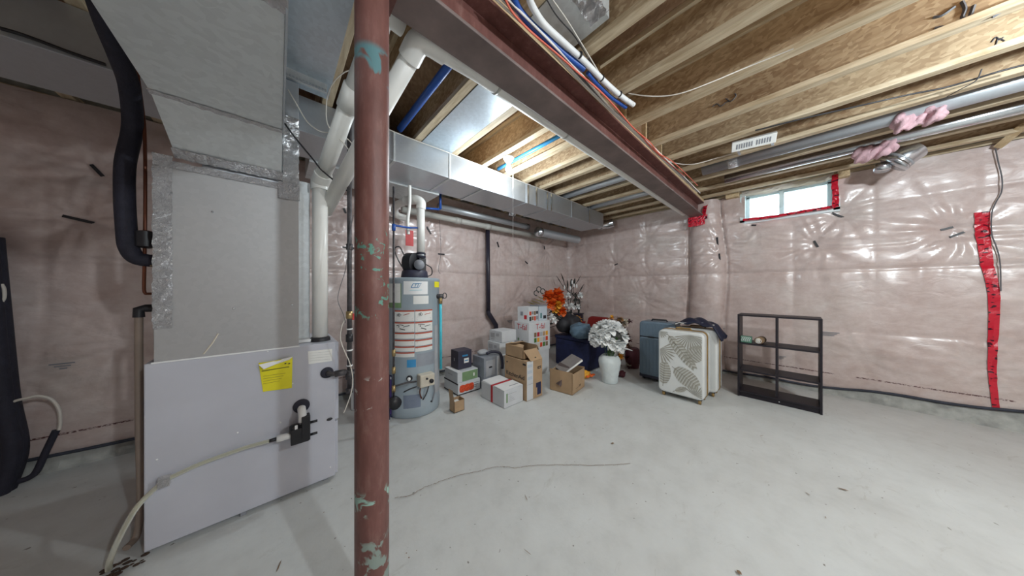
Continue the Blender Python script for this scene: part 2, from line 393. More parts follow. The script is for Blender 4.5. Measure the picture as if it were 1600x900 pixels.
def fB(U, V):
    b = botB(U); Z = b+(V)*(ZJ-.01-b)
    e = np.exp(-((U-YA)/.09)**2)*.06
    return (XB-.01-hB(U, Z)-.0-e, U, Z)
def inwin(U, V):
    b = botB(U); Z = b+V*(ZJ-.01-b); return (U > WIN[0]) & (U < WIN[1]) & (Z > WIN[2])
wb = grid('wall_right', np.arange(Y0, YA+.021, .02), np.linspace(0, 1, 136), fB, M['vapour'], inwin)
tag(wb, 'right wall of pink insulation under glossy clear vapour barrier, with high window', kind='structure')
def fA(U, V):
    b = .055+.012*np.sin(U*5)+.06*np.clip(-U/1.4, 0, 1); Z = b+V*(ZJ-.01-b)
    return (U, YA-.01-hA(U, Z), Z)
wa = grid('wall_back', np.arange(X0, XB+.021, .02), np.linspace(0, 1, 136), fA, M['vapour'])
tag(wa, 'back wall of pink insulation under clear vapour barrier behind furnace and water heater', kind='structure')
for nm, a in (('wall_left', (X0-.1, X0, Y0-.1, YA+.1)), ('wall_front', (X0-.1, XB+.1, Y0-.1, Y0))):
    tag(box(nm, a[0], a[1], a[2], a[3], 0, ZS, M['vapour']), 'plain insulated basement wall out of view', kind='structure')
# concrete behind the insulation, with the window hole left open
cm = MB()
for a in ((Y0-.1, WIN[0]-.05, -.01, ZS+.01), (WIN[1]+.05, YA+.12, -.01, ZS+.01), (WIN[0]-.05, WIN[1]+.05, -.01, WIN[2]-.04)): cm.box(XB+.12, XB+.22, *a)
cm.box(XB+.12, XB+.22, WIN[0]-.05, WIN[1]+.05, ZJ-.01, ZS+.01)
cm.build('concrete_wall', M['concrete'], wb)
box('concrete_wall', X0-.1, XB+.2, YA+.11, YA+.2, -.01, ZS+.01, M['concrete'], wa)
# bare concrete foot of the walls and the dark sill gasket
def foot(name, along, lo, hi, zt, parent, depth):
    P = np.arange(lo, hi+.04, .04)
    v = []; f = []
    for i, p in enumerate(P):
        z = zt(p); j = .012*math.sin(p*23)+.010*math.sin(p*51+1); dd = depth(p)
        prof = [(.12, z+.02), (.0, z+.02), (-dd*.7+j*.4, z*.55+j*.3), (-dd+j*.5, .012), (-dd-.02, -.01)]
        for o, zz in prof: v.append((p, YA+o, zz) if along == 'x' else (XB+o, p, zz))
        if i:
            k = 5*(i-1)
            for s_ in range(4): f.append((k+s_, k+s_+1, k+s_+6, k+s_+5))
    return mesh(name, v, f, M['concrete'], parent)
foot('concrete_foot', 'y', Y0, YA, lambda p: float(botB(np.array(p))), wb, lambda p: .035+.10*min(1, max(0, (.3-p)/1.6)))
foot('concrete_foot', 'x', X0, XB, lambda p: .06+.06*min(1, max(0, -p/1.4)), wa, lambda p: .04)
tube('sill_gasket', [(XB-.045-.008*math.sin(k*.9), Y0+k*.2, float(botB(np.array(Y0+k*.2)))+.006) for k in range(int((YA-Y0)/.2)+1)], .014, M['gasket'], wb, 8, True, 3)
tube('sill_gasket', [(X0+k*.2, YA-.045-.008*math.sin(k*1.3), .062+.06*min(1, max(0, -(X0+k*.2)/1.4))) for k in range(int((XB-X0)/.2)+1)], .012, M['gasket'], wa, 8, True, 3)
# black plastic fasteners that pinch the sheet
def fastener(wall, u, z, ln, ang):
    if wall is wb:
        x = XB-.005-float(hB(np.array(u), np.array(z))); T = Matrix.Translation((x-.014, u, z)) @ Matrix.Rotation(ang, 4, 'X'); bx = (-.006,.012,-ln/2,ln/2,-.010,.010)
    else:
        y = YA-.005-float(hA(np.array(u), np.array(z))); T = Matrix.Translation((u, y-.014, z)) @ Matrix.Rotation(ang, 4, 'Y'); bx = (-ln/2,ln/2,-.006,.012,-.010,.010)
    MB().box(*bx, M=T).build('fastener', M['black'], wall)
for (u, z), l_, a in zip(PB, (.09,.12,.11,.12,.10,.07,.07,.05), (1.2,.7,-.5,1.5,1.5,-.3,-.3,.2)): fastener(wb, u, z, l_, a)
for (u, z), l_, a in zip(PA, (.12,.11,.10,.09,.08,.09,.13,.06,.12), (1.0,0,1.2,.5,1.3,1.0,.25,1.2,0)): fastener(wa, u, z, l_, a)
# grey stamped marks on the insulation facing
for (px, py, W_) in ((1295,521,.16),(1220,558,.1),(1130,515,.05)):
    p = onX(px, py, XB); 
    for k in range(3):
        x = XB-.022-float(hB(np.array(p.y), np.array(p.z)))
        MB().box(x, x+.001, p.y-W_/2+k*.02, p.y+W_/2-k*.015, p.z+.014-k*.018, p.z+.022-k*.018).build('ink_stamp', M['grey'], wb)
for (px, py, W_) in ((680,513,.16),(795,502,.14),(100,571,.10)):
    p = onY(px, py, YA)
    for k in range(3):
        y = YA-.022-float(hA(np.array(p.x), np.array(p.z)))
        MB().box(p.x-W_/2+k*.02, p.x+W_/2-k*.015, y, y+.001, p.z+.014-k*.018, p.z+.022-k*.018).build('ink_stamp', M['grey'], wa)
# red sheathing tape: a long vertical strip and the patch at the beam pocket
def tape_strip(name, px_pts, wpx, parent):
    v = []; f = []; P = cr([(a, b, 0) for a, b in px_pts], 8); n = len(P)
    for i, p in enumerate(P):
        wl = wpx[0]+(wpx[1]-wpx[0])*i/(n-1)
        c = onX(p.x, p.y, XB)
        for s_ in (-1, 0, 1):
            y = c.y+s_*wl/2; x = XB-.020-float(hB(np.array(y), np.array(c.z)))-.004*R(0, 1); v.append((x, y, c.z))
        if i: k = 3*(i-1); f += [(k, k+1, k+4, k+3), (k+1, k+2, k+5, k+4)]
    return mesh(name, v, f, M['redtape'], parent)
tape_strip('red_tape', ((1532,332),(1535,370),(1540,410),(1549,450),(1551,490),(1550,540),(1550,590),(1554,640)), (.076,.034), wb)
# timbers over the wall tops
for (p, q_) in (((1135,312),(1155,297)), ((1309,280),(1327,259))):
    a = onX(*p, XB-.04); b = onX(*q_, XB-.04)
    MB().box(a.x-.07, a.x+.03, b.y, a.y, a.z, b.z+.02).build('cleat', M['lumber_x'], wb)
b0 = onX(1562, 228, XB-.05); b1 = onX(1600, 196, XB-.25)
MB().tube([b0, b1], .035, 4).build('diagonal_brace', M['lumber_x'], wb)

# --- window
wy0, wy1, wz0, wz1 = WIN
win = mesh('window_1', *(lambda m: (m.v, m.f))(MB().box(XB-.02, XB+.30, wy0-.05, wy0, wz0-.03, ZJ).box(XB-.02, XB+.30, wy1, wy1+.05, wz0-.03, ZJ).box(XB-.02, XB+.30, wy0-.05, wy1+.05, wz0-.05, wz0)), M['sheet'])
win.data.materials.clear(); win.data.materials.append(M['frame_white'])
tag(win, 'small high basement slider window taped in pink red', kind='structure')
fr = MB(); fx = XB+.16
for a in ((wy0, wy1, wz0, wz0+.035), (wy0, wy1, wz1-.03, wz1+.02), (wy0, wy0+.04, wz0, wz1), (wy1-.04, wy1, wz0, wz1)): fr.box(fx, fx+.05, *a)
fr.build('window_frame', M['frame_white'], win, bevel=.004)
ym = .115
box('mullion', fx-.01, fx+.05, ym-.025, ym+.025, wz0+.02, wz1, M['frame_white'], win, .003)
box('pane', fx+.02, fx+.026, ym+.02, wy1-.035, wz0+.03, wz1-.02, M['glass'], win)
box('pane', fx+.03, fx+.036, wy0+.035, ym-.02, wz0+.03, wz1-.02, M['glass'], win)
box('latch', fx-.03, fx-.01, ym-.012, ym+.012, wz0+.13, wz0+.17, M['frame_white'], win)
def rough_tape(name, pts, n_, wd, parent, mat='redtape'):
    v = []; f = []; P = cr(pts, 6)
    for i, p in enumerate(P):
        for s_ in (-1, -.3, .3, 1): v.append(tuple(p+Vector(n_)*s_*wd/2+Vector((R(-.006,.002), R(-.003,.003), R(-.003,.003)))))
        if i:
            k = 4*(i-1); f += [(k+j, k+j+1, k+j+5, k+j+4) for j in range(3)]
    return mesh(name, v, f, M[mat], parent)
rough_tape('red_tape', [(XB-.075, wy1+.01, wz0-.002), (XB-.07, .2, wz0-.012), (XB-.07, -.05, wz0-.004), (XB-.075, wy0-.01, wz0)], (.2,0,1), .035, win)
rough_tape('red_tape', [(XB-.085, wy0-.01, wz0-.01), (XB-.08, wy0-.012, wz0+.15), (XB-.09, wy0-.005, wz0+.25), (XB-.08, wy0-.01, wz1+.01)], (.2,1,0), .05, win)
sh = [(XB-.06, wy1+.03, ZJ-.02), (XB-.07, .25, ZJ-.05), (XB-.05, .05, ZJ-.03), (XB-.07, -.2, ZJ-.05), (XB-.05, wy0, ZJ-.02)]
rough_tape('loose_sheet', [(a, b, c+.01) for a, b, c in sh], (.1,0,1), .075, win, 'sheet')

# --- subfloor and joists
ceil = box('ceiling', X0-.1, XB+.1, Y0-.1, YA+.1, ZS, ZS+.02, M['subfloor'])
tag(ceil, 'underside of the wooden subfloor over open joists', kind='structure')
def joist(xc, y0, y1, blockend=None):
    web = box('joist', xc-.0055, xc+.0055, y0, y1, ZJ+.036, ZS-.036, M['osb'], ceil)
    box('lower_flange', xc-.032, xc+.032, y0, y1, ZJ, ZJ+.038, M['lumber'], web, .002)
    box('upper_flange', xc-.032, xc+.032, y0, y1, ZS-.038, ZS-.0005, M['lumber'], web, .002)
LJ = [-2.7,-2.3,-1.9,-1.5,-1.1,-.70,-.14,.306,.62,1.0,1.38,1.76,2.12,2.43,2.76,3.10,3.48,3.88,4.25,4.62,4.95]
RJ = [-2.9,-2.5,-2.1,-1.7,-1.3,-.9,-.45,.0,.5,.95,1.38,1.83,2.28,2.73,3.16,3.58,4.04,4.50,4.90]
for x in LJ: joist(x-.032, 1.04, YA+.08)
for x in RJ: joist(x-.032, Y0, 1.028)
for x in RJ:                       # squash blocks at the beam
    if x > .8 and x < 4.6: box('squash_block', x-.10, x-.066, .965, 1.03, ZJ, ZS-.04, M['lumber_x'], ceil)
for x0, x1 in zip(RJ[8:-1], RJ[9:]): box('rim_block', x0+.002, x1-.066, 1.004, 1.026, ZJ+.04, ZS-.001, M['subfloor'], ceil)
box('wall_plate', X0, XB, YA, YA+.1, ZJ-.04, ZJ-.001, M['lumber_x'], ceil)
box('wall_plate', XB, XB+.12, Y0, YA, ZJ-.001, ZJ+.04, M['lumber'], ceil)
# black marker scrawl on the joist webs at the right
def scrawl(pts, X, r=.006):
    P = [onX(*p, X) for p in pts]; MB().tube([p for p in cr(P, 4)], r, 4).build('marker_scrawl', M['cable_grey'], ceil)
XS = 2.73-.032-.0075
for pts in (((1458,27),(1472,24),(1492,10)), ((1460,44),(1474,42),(1490,46),(1515,28)), ((1503,2),(1508,14),(1504,27),(1514,28),(1522,8)), ((1550,27),(1562,20),(1588,2))):
    scrawl(pts, XS, .007)
for pts in (((1549,66),(1556,58),(1562,62),(1568,58)), ((1556,70),(1560,60),(1570,64))): scrawl(pts, 3.16-.0395, .003)
for pts in (((1113,167),(1120,162),(1126,166),(1134,160),(1140,158)), ((1134,154),(1142,158),(1150,150),(1148,146))): scrawl(pts, 2.28-.0395+.45, .004)

# ================================================================== BEAM AND COLUMN
BY = 1.033; BZ = 2.43
bm = MB()
bm.box(-3.1, XB-.03, BY-.0866, BY+.0866, BZ+.199, BZ+.215).box(-3.1, XB-.03, BY-.006, BY+.006, BZ+.016, BZ+.199)
beam = bm.build('steel_beam', M['beam_paint'], bevel=.003)
tag(beam, 'long red-oxide painted steel I-beam crossing overhead to the right wall', 'beam')
box('lower_flange', -3.1, XB-.03, BY-.0866, BY+.0866, BZ, BZ+.016, M['beam_dusty'], beam, .003)
box('timber_plate', -3.1, XB-.03, BY-.085, BY+.085, BZ+.2155, ZJ-.0005, M['lumber_x'], beam)
rough_tape('red_tape', [(XB-.16, 1.155, 2.40), (XB-.18, 1.06, 2.395), (XB-.18, .97, 2.40), (XB-.16, .90, 2.41)], (0,0,1), .07, beam)
rough_tape('red_tape', [(XB-.155, 1.15, 2.33), (XB-.175, 1.06, 2.325), (XB-.175, .98, 2.33), (XB-.165, .93, 2.34)], (0,0,1), .09, beam)
rough_tape('red_tape', [(XB-.20, .935, 2.43), (XB-.19, .93, 2.50), (XB-.17, .925, 2.56), (XB-.12, .92, 2.60)], (.2,1,0), .05, beam)
colm = MB().lathe([(.056, 0.012), (.056, BZ-.014)], (.2535, 1.035, 0), 32).build('column_shaft', M['column_paint'], smooth=True)
colm.name = 'steel_column'
tag(colm, 'round red-oxide steel column with green paint splashes in the foreground', 'column')
box('base_plate', .15, .355, .93, 1.14, .0, .012, M['column_paint'], colm)
box('top_plate', .17, .34, .95, 1.12, BZ-.014, BZ-.001, M['column_paint'], colm)

# ================================================================== SHEET METAL
TZ0, TZ1, TY0, TY1 = 2.4235, ZJ-.004, 2.373, 2.845
tr = empty('supply_trunk', (1.5, 2.6, TZ0)); tag(tr, 'long rectangular galvanized supply duct hung under the joists', 'duct')
segs = [-1.7, -.5, .757, 1.30, 1.72, 2.42, 2.85, 3.45, 4.456]
for i, (a, b) in enumerate(zip(segs[:-1], segs[1:])):
    k = .0015*(i % 2); box('duct_section', a+.001, b-.001, TY0+k, TY1-k, TZ0+k, TZ1-k, M['duct'], tr, .002)
for x in segs[1:-1]:
    m_ = MB().box(x-.012, x+.012, TY0-.006, TY1+.004, TZ0-.006, TZ0-.0002).box(x-.008, x+.008, TY0-.006, TY0-.0002, TZ0, TZ1-.01)
    m_.build('drive_cleat', M['duct_dull'] if x < 2 else M['duct'], tr)
for x in (2.44, 2.60, 2.83, 2.92, 3.95):
    box('hanger_strap', x-.012, x+.012, TY0-.010, TY0-.0065, TZ0-.005, ZJ+.03, M['shiny'], tr)
box('side_boot', .2, 1.42, TY1+.002, 3.30, 2.405, 2.60, M['duct_dull'], tr, .002)
# round take-off and elbow at the far end
eb = [(4.456,2.60,2.55),(4.62,2.60,2.55),(4.74,2.58,2.55),(4.82,2.50,2.56),(4.86,2.38,2.58)]
tube('takeoff_elbow', cr(eb, 4), .085, M['shiny'], tr, 18)
for p in ((4.60,2.60,2.55),(4.72,2.585,2.55),(4.80,2.53,2.56)):
    MB().tube([(p[0]-.006,p[1],p[2]),(p[0]+.006,p[1],p[2])], .092, 18).build('crimp_ring', M['shiny'], tr, True)
# round runs behind the trunk
tube('round_branch', [(3.55,3.15,2.33),(3.72,3.15,2.33),(4.75,3.12,2.33)], .075, M['duct'], tr, 18)
tube('branch_collar', [(3.50,3.15,2.33),(3.58,3.15,2.33)], .086, M['shiny'], tr, 18)
tube('branch_boot', [(2.78,3.05,2.46),(2.78,3.05,2.60)], .06, M['shiny'], tr, 16)
# metal pans closing joist bays
pn = box('joist_pan', 1.004, 1.312, 1.16, 2.46, ZJ-.003, ZJ-.0005, M['pan']); tag(pn, 'bright sheet metal panel closing a joist bay beside the beam', 'metal panel')
pn = box('joist_pan', -.10, .27, .96+.17, 2.30, ZJ-.003, ZJ-.0005, M['pan']); tag(pn, 'bluish sheet metal panel over the furnace, left of the steel column', 'metal panel')
box('panel_flange', -.12, .245, 2.13, 2.15, ZJ-.06, ZJ-.003, M['duct_dull'], pn)
for k in range(22): box('flange_rib', -.115+k*.0165, -.105+k*.0165, 2.122, 2.13, ZJ-.055, ZJ-.045, M['duct'], pn)

# return drop coming off the plenum and running under the beam
rd = empty('return_duct', (-.18, 1.0, 2.0)); tag(rd, 'wide grey return duct sloping down to the furnace, top left', 'duct')
MB().prism([(.2,2.09),(1.747,2.09),(2.10,1.960),(2.10,2.385),(.2,2.385)], 0, -.381, .0155).build('duct_body', M['duct_dull'], rd, bevel=.002)
box('duct_riser', -.381, .0155, .2, .62, 2.386, 2.67, M['duct_dull'], rd)
box('corner_seam', .0156, .0215, .3, 1.745, 2.085, 2.12, M['duct'], rd)
def crumple(name, o, du, dv, nrm, nu, nv, amp, parent, mat='foil'):
    """crinkled strip of foil tape: origin, two edge vectors, outward normal"""
    o, du, dv, nrm = map(Vector, (o, du, dv, nrm)); v = []; f = []
    for i in range(nu+1):
        for j in range(nv+1):
            e = 0 if 0 < j < nv else R(-.25,.25)/nv*.8
            v.append(tuple(o+du*(i/nu)+dv*((j)/nv+e)+nrm*(.001+R(0, amp))))
            if i and j:
                a = (i-1)*(nv+1)+j-1; f.append((a, a+1, a+nv+2, a+nv+1))
    return mesh(name, v, f, M[mat], parent)
crumple('foil_tape', (-.385,1.715,2.0895), (.403,0,0), (0,.05,0), (0,0,-1), 30, 4, .003, rd)
crumple('foil_tape', (-.385,2.03,1.984), (.405,0,0), (0,.07,-.027), (0,-.35,-.93), 36, 4, .006, rd)
crumple('foil_tape', (-.06,.93,2.0885), (.08,0,0), (0,.05,0), (0,0,-1), 10, 4, .006, rd)
# plenum on the furnace
plm = empty('plenum', (-.17, 2.3, .935)); tag(plm, 'tall galvanized plenum box with foil-taped edges standing on the furnace', 'plenum')
box('plenum_box', -.4486, .0966, 2.10, 2.56, .936, 1.93, M['plenum_metal'], plm, .002)
box('coil_box', -.2, .165, 2.30, 2.60, .936, 2.04, M['duct_dull'], plm, .002)
box('riser_box', -.30, .0966, 2.125, 2.368, 1.931, 2.60, M['duct'], plm, .002)
crumple('foil_tape', (-.452,2.099,1.10), (0,0,.86), (.06,0,0), (0,-1,0), 60, 5, .005, plm)
crumple('foil_tape', (-.45,2.099,1.90), (.55,0,0), (0,0,.035), (0,-1,0), 50, 3, .007, plm)
crumple('foil_tape', (.022,2.097,1.86), (0,0,.50), (.075,0,0), (0,-1,0), 40, 5, .004, plm)
crumple('foil_tape', (.0,2.096,1.845), (.10,0,0), (0,0,.10), (0,-1,0), 14, 10, .010, plm)
box('base_flange', -.455, .10, 2.092, 2.0995, .931, .938, M['white'], plm)
box('white_sealant', .10, .20, 2.20, 2.29, .936, .955, M['white'], plm)
a = onY(318, 553, 2.099); b = onY(341, 521, 2.099)
MB().tube([a, (a+b)/2+Vector((.004,0,0)), b], .0035, 5).build('paint_drip', M['beige'], plm)
for p in ((365,482),(456,476),(332,331)):
    c = onY(*p, 2.099); MB().sphere(c, .006, 6).build('screw_head', M['shiny'], plm)

# ================================================================== FURNACE
fu = empty('furnace', (-.095, 2.38, 0)); tag(fu, 'grey furnace cabinet standing on the floor at left under the plenum', 'furnace')
FX0, FX1, FY = -.477, .287, 2.10
box('cabinet', FX0, FX1, FY, 2.66, .028, .933, M['cabinet'], fu, .004)
box('door_edge', FX1+.0005, FX1+.022, FY+.02, 2.60, .40, .925, M['cabinet'], fu, .003)
box('door_edge', FX1+.0005, FX1+.018, FY+.02, 2.60, .03, .385, M['cabinet'], fu, .003)
for x, y in ((FX0+.33, FY+.03), (FX0+.05, 2.6), (FX1-.05, 2.6), (FX1-.05, FY+.05)): box('foot', x-.012, x+.012, y-.012, y+.012, 0, .03, M['grey'], fu)
P = lambda px, py, off=.0: onY(px, py, FY-off)
# yellow notice with curled top
a, b = P(404, 567, .002), P(459, 613, .002); v = []; f = []
for i in range(9):
    for j in range(9):
        tl, tr_, bl, br = P(404,567), P(457,557), P(411,612), P(456,605); s_, t_ = i/8, j/8
        p = (tl*(1-s_)+tr_*s_)*(1-t_)+(bl*(1-s_)+br*s_)*t_
        v.append((p.x, p.y-.003-.02*(1-t_)**2*abs(math.sin(s_*3))-.012*t_*s_, p.z))
        if i and j: k = (i-1)*9+j-1; f.append((k, k+1, k+10, k+9))
yn = mesh('yellow_notice', v, f, M['yellow'], fu, True)
mesh('curled_top', [P(404,570,.022), P(458,557,.020), P(452,562,.026), P(432,569,.030), P(412,577,.028)], [(0,1,2,3,4)], M['white'], yn)
for (x0, y0, x1, y1) in ((409,580,452,573),): 
    a, b = P(x0, y0, .018), P(x1, y1, .014); MB().tube([a, b], .0018, 4).build('printed_rule', M['ink'], yn)
for k in range(4):
    a, b = P(411, 588+k*4, .017), P(446-k*3, 583+k*4, .014); MB().tube([a, b], .0007, 3).build('printed_line', M['kraft_dark'], yn)
for px in (446, 452): a = P(px, 568, .017); box('printed_mark', a.x-.004, a.x+.004, a.y-.001, a.y, a.z-.003, a.z+.003, M['ink'], yn)
# white rating sticker
q0, q1, q2, q3 = P(481,549,.0015), P(519,545,.0015), P(519,564,.0015), P(482,569,.0015)
ws = mesh('rating_sticker', [q0, q1, q2, q3], [(0,1,2,3)], M['paper'], fu)
for k in range(4):
    a, b = P(484, 552+k*4, .0025), P(516, 549+k*4, .0025); MB().tube([a, b], .0006, 3).build('printed_line', M['grey'], ws)
# gas stub through a rubber grommet
def disc(px, py, r, name, mat, off=.012):
    c = P(px, py); return MB().lathe([(r*.55,0),(r,0),(r,off*.6),(r*.8,off)], (0,0,0), 20, True, Matrix.Rotation(H, 3, 'X')).build(name, M[mat], None, True)
def put(o, c, parent):
    o.location = Vector(c)-LOC[parent]; LOC[o] = Vector(c); o.parent = parent; return o
c = P(511,582); put(disc(511,582,.036,'grommet','black_rubber'), (c.x, c.y-.006, c.z-.036), fu)
c = P(471,634); put(disc(471,634,.042,'grommet','black_rubber'), (c.x, c.y-.006, c.z-.042), fu)
# condensate trap
g = P(471, 637)
tube('drain_elbow', cr([(g.x, FY+.0, g.z), (g.x, FY-.035, g.z-.004), (g.x+.002, FY-.055, g.z-.03), (g.x+.002, FY-.056, g.z-.065)], 4), .021, M['white'], fu, 14)
tp = [P(455,664,.06), P(484,690,.03)]
t0 = P(478, 655, .055)
box('trap_column', t0.x-.022, t0.x+.020, FY-.085, FY-.025, P(478,686,.055).z, P(478,648,.055).z, M['black'], fu, .004)
t1 = P(463, 676, .055)
box('trap_body', P(454,0,.055).x, P(483,0,.055).x, FY-.082, FY-.028, P(463,692,.055).z, P(463,668,.055).z, M['black'], fu, .005)
MB().lathe([(.018,0),(.024,.004),(.024,.05),(.018,.055)], (P(460,0,.055).x, FY-.055, P(460,678,.055).z), 16).build('trap_cap', M['black'], fu, True)
pl = P(463, 668, .085); box('trap_label', pl.x-.007, pl.x+.006, FY-.0835, FY-.082, pl.z-.012, pl.z+.012, M['white'], fu)
for py in (660, 679): c = P(485, py, .055); tube('barb', [c, c+Vector((.035,0,0))], .008, M['black'], fu, 8)
a, b = P(432,686,.055), P(455,680,.055); tube('drain_stub', [a, b], .019, M['white'], fu, 14)
a, b = P(421,689,.055), P(432,686,.055); tube('hose_barb', [a, b], .010, M['black'], fu, 10)
a = P(515, 655, .004); MB().sphere(a, .012, 8, (1.4,.6,.8)).build('wire_grommet', M['black'], fu)
for px, py in ((438,660),(371,676),(418,549),(457,599),(516,730),(245,718)):
    c = P(px, py, 0); MB().sphere(c, .0045, 6).build('screw_head', M['white'], fu)

hz = [P(421,689,.055), P(395,696,.04), P(370,704,.03), P(320,722,.03), P(290,735,.03), P(257,752,.03), P(232,773,.03), P(212,795,.05)]
hz += [onY(196, 822, 2.05), onY(182, 850, 2.06), onY(171, 878, 2.08), onZ(170, 890, .02)]
hs = tube('drain_hose', hz, [.010]*61+[.012]*6, M['clear_hose'], None, 10) if False else tube('drain_hose', hz, .011, M['clear_hose'], None, 10, True, 5)
tag(hs, 'clear vinyl drain hose draped across the furnace side to the floor', 'hose')
c = P(257, 752, .03); MB().box(c.x-.018, c.x+.018, c.y-.016, c.y+.016, c.z-.022, c.z+.022, ).build('hose_clip', M['foil'], hs)
# debris where the hoses meet the floor
db = MB(); base = onZ(185, 893, 0)
for k in range(26): p = Vector((base.x+R(-.05,.07), base.y+R(-.04,.05), R(.004,.012))); db.sphere(p, R(.004,.010), 5, (1.5,1,.6))
tag(db.build('grit_pile', M['soil']), 'dark grit and debris under the hose ends', 'debris', kind='stuff')

# ================================================================== LINES LEFT OF THE PLENUM
Y = 2.27
ls = empty('insulated_line', onY(205, 300, Y)); tag(ls, 'thick black foam-insulated line curving into the left side of the plenum', 'pipe')
pts = [onY(152,-10,1.72), onY(168,40,1.8), onY(188,92,1.95), onY(203,140,2.12), onY(207,200,Y), onY(196,255,Y), onY(195,310,Y), onY(198,360,Y), onY(201,385,Y), onY(212,402,Y), onY(232,407,Y)]
pts.append(Vector((-.452, Y, pts[-1].z)))
tube('foam_sleeve', pts, .033, M['black_rubber'], ls, 14, True, 6)
cl = empty('copper_line', onY(227, 300, Y)); tag(cl, 'thin copper refrigerant line with black filter drier beside the plenum', 'pipe')
pts = [onY(214,110,2.2), onY(221,160,Y), onY(226,210,Y), onY(227,300,Y), onY(226,400,Y), onY(225,448,Y), onY(227,458,Y), onY(232,459,Y)]; pts.append(Vector((-.452, Y, pts[-1].z)))
tube('copper_tube', pts, .0065, M['copper'], cl, 8, True)
a, b = onY(226,360,Y), onY(226,388,Y); MB().lathe([(.012,0),(.038,.008),(.038,(a.z-b.z)-.008),(.012,a.z-b.z)], (b.x+.005, b.y, b.z), 18).build('filter_drier', M['black'], cl, True)
box('service_valve', b.x+.02, b.x+.055, Y-.02, Y+.02, onY(0,408,Y).z, onY(0,395,Y).z+.01, M['brass'], cl)
hh = empty('drain_line', onZ(212, 860, .0)); tag(hh, 'brown drain line with black elbow running down the left of the furnace', 'hose')
e = onY(217, 482, Y)
tube('black_elbow', [(-.452, Y, e.z), (e.x+.02, Y, e.z), (e.x, Y, e.z-.005), (e.x, Y, e.z-.045)], .020, M['black'], hh, 12)
tube('white_stub', [(-.47, Y, e.z), (-.44, Y, e.z)], .016, M['white'], hh, 10)
tube('hose', [(e.x, Y, e.z-.045), onY(217,560,Y), onY(218,680,Y), onY(220,780,Y), onY(214,835,Y), onZ(198,856,.02)], .014, M['brown_hose'], hh, 10, True)
# black bundle at the far left with pale cables
bb_ = empty('cable_bundle', onZ(8, 770, 0)); tag(bb_, 'tall black bundle of hanging cables at the left picture edge', 'cables')
base = onZ(2, 768, 0)+Vector((.09, 0, 0))
for k, (dx, dy, r) in enumerate(((0,0,.06),(-.05,.03,.05),(.02,-.04,.035))):
    tube('black_sleeve', [(base.x+dx-.10, base.y+dy, 0.0), (base.x+dx-.06, base.y+dy, .25), (base.x+dx-.09, base.y+dy, .6), (base.x+dx-.12, base.y+dy, 1.2), (base.x+dx-.14, base.y+dy, 1.62+.05*k)], [r]*5 and r, M['black_rubber'], bb_, 12, True)
Yb = base.y-.04
for pp in (((0,475),(6,465),(6,452),(2,444)), ((0,580),(8,572),(11,562),(7,552)), ((9,662),(3,650),(6,638),(20,628),(38,623),(60,619),(80,624),(92,640),(94,660),(92,672))):
    tube('pale_cable', [onY(x, y, Yb) for x, y in pp], .0085, M['cable_white'], bb_, 8, True)
tube('dark_tube', [onY(88,672,Yb), onY(72,705,Yb), onY(58,735,Yb), onY(46,746,Yb), onY(30,752,Yb)], .016, M['black_rubber'], bb_, 10, True)
bt = tube('duct_edge_wire', [onY(0,44,TY0-.02), onY(40,56,TY0-.02), onY(110,82,TY0-.02), onY(165,101,TY0-.02)], .008, M['black'], None, 8, True)
bt.name = 'duct_edge_wire'; tag(bt, 'black cord along the edge of the duct at upper left', 'cord')

# ================================================================== VENT PIPES
R3 = .045
v1 = empty('vent_pipe', (.216, 2.225, .935)); tag(v1, 'white plastic vent pipe rising from the furnace top and bending up behind the steel column', 'pipe')
a = Vector((.216, 2.225, .960)); b = Vector((.216, 2.225, 2.03)); c = Vector((.30, 1.66, 2.36)); d = Vector((.36, 1.28, 2.585))
tube('lower_run', [a, b], R3, M['pvc'], v1, 18)
MB().lathe([(.06,0),(.058,.02),(.048,.028)], (.216,2.225,.934), 20).build('rubber_collar', M['black'], v1, True)
tube('elbow', [b-Vector((0,0,.05)), b+Vector((0,0,.01)), b+(c-b).normalized()*.03, b+(c-b).normalized()*.09], R3+.008, M['pvc'], v1, 18, True, 3)
tube('slanted_run', [b, c], R3, M['pvc'], v1, 18)
tube('coupling', [c-(c-b).normalized()*.07, c+(c-b).normalized()*.06], R3+.008, M['pvc'], v1, 18)
tube('slanted_run', [c, d], R3, M['pvc'], v1, 18)
tube('elbow', [d-(d-c).normalized()*.07, d, d+Vector((.09,0,0))], R3+.008, M['pvc'], v1, 18, True, 3)
v2 = empty('return_vent_pipe', (.30, 1.9, 2.0)); tag(v2, 'white plastic pipe climbing right of the column and running along the beam', 'pipe')
a = onY(508,330,2.32); d = Vector((.50, 1.20, 2.485))
tube('slanted_run', [a, d], R3, M['pvc'], v2, 18)
u = (d-a).normalized()
tube('elbow', [d-u*.10, d-u*.02, d+Vector((.03,-.01,0)), d+Vector((.12,-.015,0))], R3+.008, M['pvc'], v2, 18, True, 3)
tube('beam_run', [d+Vector((.04,-.013,0)), (.8,1.176,2.49), (4.75,1.176,2.49)], R3, M['pvc'], v2, 18)
for x in (.95, 1.62): MB().tube([(x-.008,1.176,2.49),(x+.008,1.176,2.49)], R3+.003, 18).build('hanger_band', M['pvc_grey'], v2, True)
